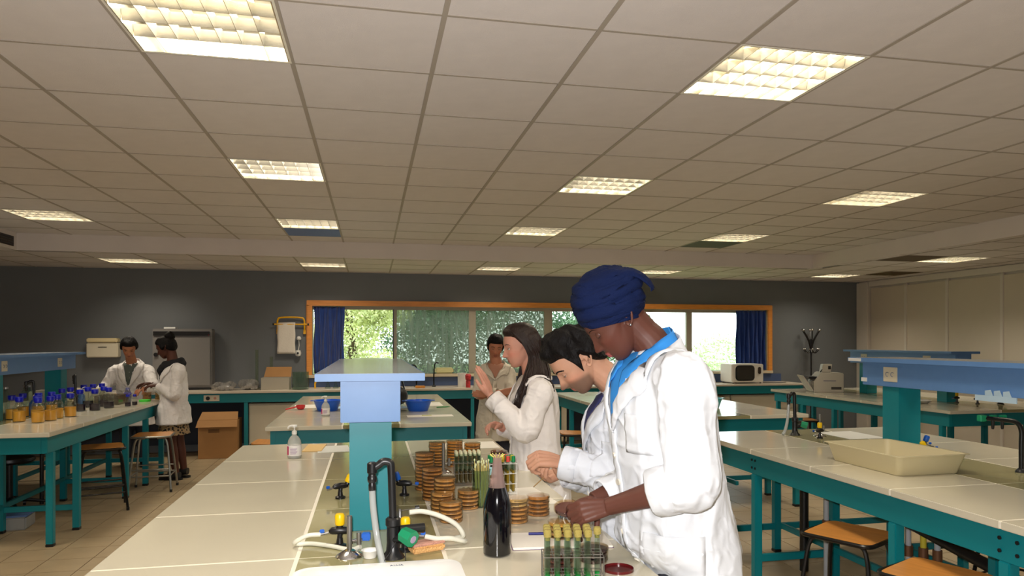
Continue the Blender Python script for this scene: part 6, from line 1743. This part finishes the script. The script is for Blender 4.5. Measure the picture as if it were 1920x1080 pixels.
# ---- young man at the far left
D5 = 9.05
m5 = figure(dict(loc=(at(246, 640, D5).x, at(246, 640, D5).y + .12), heading=-PI/2 + .30, seed=5, voxel=.007,
    label='young man in a white lab coat at the far end of the left bench',
    head=at(242, 652, D5 - .22), head_heading=-PI/2 + .22, pitch=.55, gaze=.5, lid=.4,
    neck=at(247, 681, D5 - .08), pelvis=at(252, 772, D5 + .16),
    shoulder_L=at(277, 697, D5 - .02), shoulder_R=at(217, 697, D5 - .06), elbow_L=at(287, 727, D5 - .20), elbow_R=at(200, 722, D5 - .10),
    wrist_L=at(268, 730, D5 - .42), wrist_R=at(184, 734, D5 - .26),
    hand_L=dict(d=V(-.3, -.9, -.1), n=V(0, -.1, -.9), side=1, curls=(.4, .5, .6, .6)),
    hand_R=dict(d=V(-.3, -.9, -.05), n=V(0, -.1, -.9), side=-1, curls=(.1, .1, .15, .2)),
    skin=(176, 116, 84), lip=(150, 84, 76), skin_name='skin_tan', coat_w=.98, coat_d=.95, hem=.52, wr=.009, coat_voxel=.011, v_depth=1.15,
    coat_color=('coat_white_warm', (230, 224, 220)), shirt=('shirt_grey_green', (84, 90, 84)), trousers=('trousers_dark', (40, 42, 52)),
    cuff={'L': .9, 'R': .9}, cuff_r={'L': .05, 'R': .05}))
hair_cap(m5, 'hair', m_hairb, .022, 14, seed=9)

# ---- woman with the patterned skirt
D6 = 8.3
w6 = figure(dict(loc=(at(322, 640, D6).x, at(322, 640, D6).y), heading=PI*.93, seed=6, voxel=.007, female=True,
    label='woman in a lab coat, black scarf and patterned skirt standing beside the left bench',
    head=at(311, 652, D6), head_heading=PI*.96, pitch=.38, gaze=.4, lid=.4,
    neck=at(325, 684, D6), pelvis=at(326, 763, D6),
    shoulder_L=at(336, 695, D6 - .15), shoulder_R=at(318, 695, D6 + .17), elbow_L=at(327, 742, D6 - .20), elbow_R=at(312, 738, D6 + .2),
    wrist_L=at(295, 722, D6 - .08), wrist_R=at(284, 719, D6 + .15),
    hand_L=dict(d=V(-.95, .1, -.1), n=V(0, .3, -.9), side=-1, curls=(.3, .35, .4, .5)),
    hand_R=dict(d=V(-.95, -.1, -.1), n=V(0, -.3, -.9), side=1, curls=(.3, .35, .4, .5)),
    skin=(82, 46, 34), lip=(110, 56, 54), skin_name='skin_dark', coat_w=.86, coat_d=.98, hem=.64, wr=.006, coat_voxel=.011,
    coat_color=('coat_white_warm', (230, 224, 220)), shirt=('top_black', (20, 18, 20)),
    ankle_L=at(330, 888, D6 - .02) , ankle_R=at(345, 880, D6 + .12),
    cuff={'L': .85, 'R': .85}, cuff_r={'L': .045, 'R': .045}, sleeve_r={'L': .9, 'R': .9}))
hair_cap(w6, 'hair', m_hairb, .022, 12, seed=10)
bn = MB().ball(w6['HS'] @ V(-.085, 0, .105), .058, 18); bn.v = [tuple(Vector(p) + (Vector(p) - (w6['HS'] @ V(-.085, 0, .105))).normalized()*.010*noise.noise(Vector(p)*30)) for p in bn.v]
bn.build('hair_bun', m_hairb, w6['body'], sharp=180)
sc_ = MB(); N6, X6, Y6, U6 = w6['N'], w6['X'], w6['Y'], w6['up']
for r0, zz, rr in ((.080, .030, .034), (.092, -.005, .038)):
    sc_.tube([N6 + X6*(r0*1.1*math.cos(t)) + Y6*(r0*math.sin(t)) + U6*(zz - .02*math.cos(t)) for t in [i*PI/12 for i in range(25)]], [rr*(1 + .12*math.sin(i*1.7)) for i in range(25)], 12)
sc_.tube([N6 + X6*.10 + U6*-.01, N6 + X6*.13 + U6*-.07, N6 + X6*.125 + U6*-.13], [.045, .05, .02], 12)
me = remeshed('scarf', sc_.v, sc_.f, .009, 2); me.materials.append(mat('scarf_black', (16, 14, 18), .9)); link('scarf', me, w6['body'])
sk_ = MB(); b0 = V(w6['P'].x, w6['P'].y, 0)
loft(sk_, [(b0 + V(0, 0, .525), w6['F'], w6['L'], .160, .190), (b0 + V(0, 0, .64), w6['F'], w6['L'], .140, .170), (b0 + V(0, 0, .70), w6['F'], w6['L'], .112, .14)], 36)
me = sk_.mesh('skirt', mat('skirt_pattern', (120, 96, 66), .85)); sm_ = _mats['skirt_pattern']
nt = sm_.node_tree; vt = nt.nodes.new('ShaderNodeTexVoronoi'); vt.inputs['Scale'].default_value = 34; tc = nt.nodes.new('ShaderNodeTexCoord'); nt.links.new(tc.outputs['Object'], vt.inputs['Vector'])
cr_ = nt.nodes.new('ShaderNodeValToRGB'); cr_.color_ramp.elements[0].position = .38; cr_.color_ramp.elements[0].color = (*lin((20, 16, 14)), 1); cr_.color_ramp.elements[1].position = .46; cr_.color_ramp.elements[1].color = (*lin((150, 124, 88)), 1)
nt.links.new(vt.outputs['Distance'], cr_.inputs[0]); nt.links.new(cr_.outputs[0], nt.nodes['Principled BSDF'].inputs['Base Color'])
link('skirt', me, w6['body'])

# things held in the hands
hd = dup(dish_proto['purple'], at(1066, 958, 2.24), .3, 'thin purple petri dish held between the fingers of the turbaned woman', 'petri dishes held in the hand')
hd.rotation_euler = (.25, -.12, .3)
st = MB().cyl((0, 0, 0), (-.05, -.02, -.035), .0022, n=8).build('inoculating_stick', mat('stick_wood', (150, 120, 70), .6)); st.location = at(1022, 893, 2.78); tag(st, 'short thin stick held in the lower hand of the dark-haired man', 'stick')
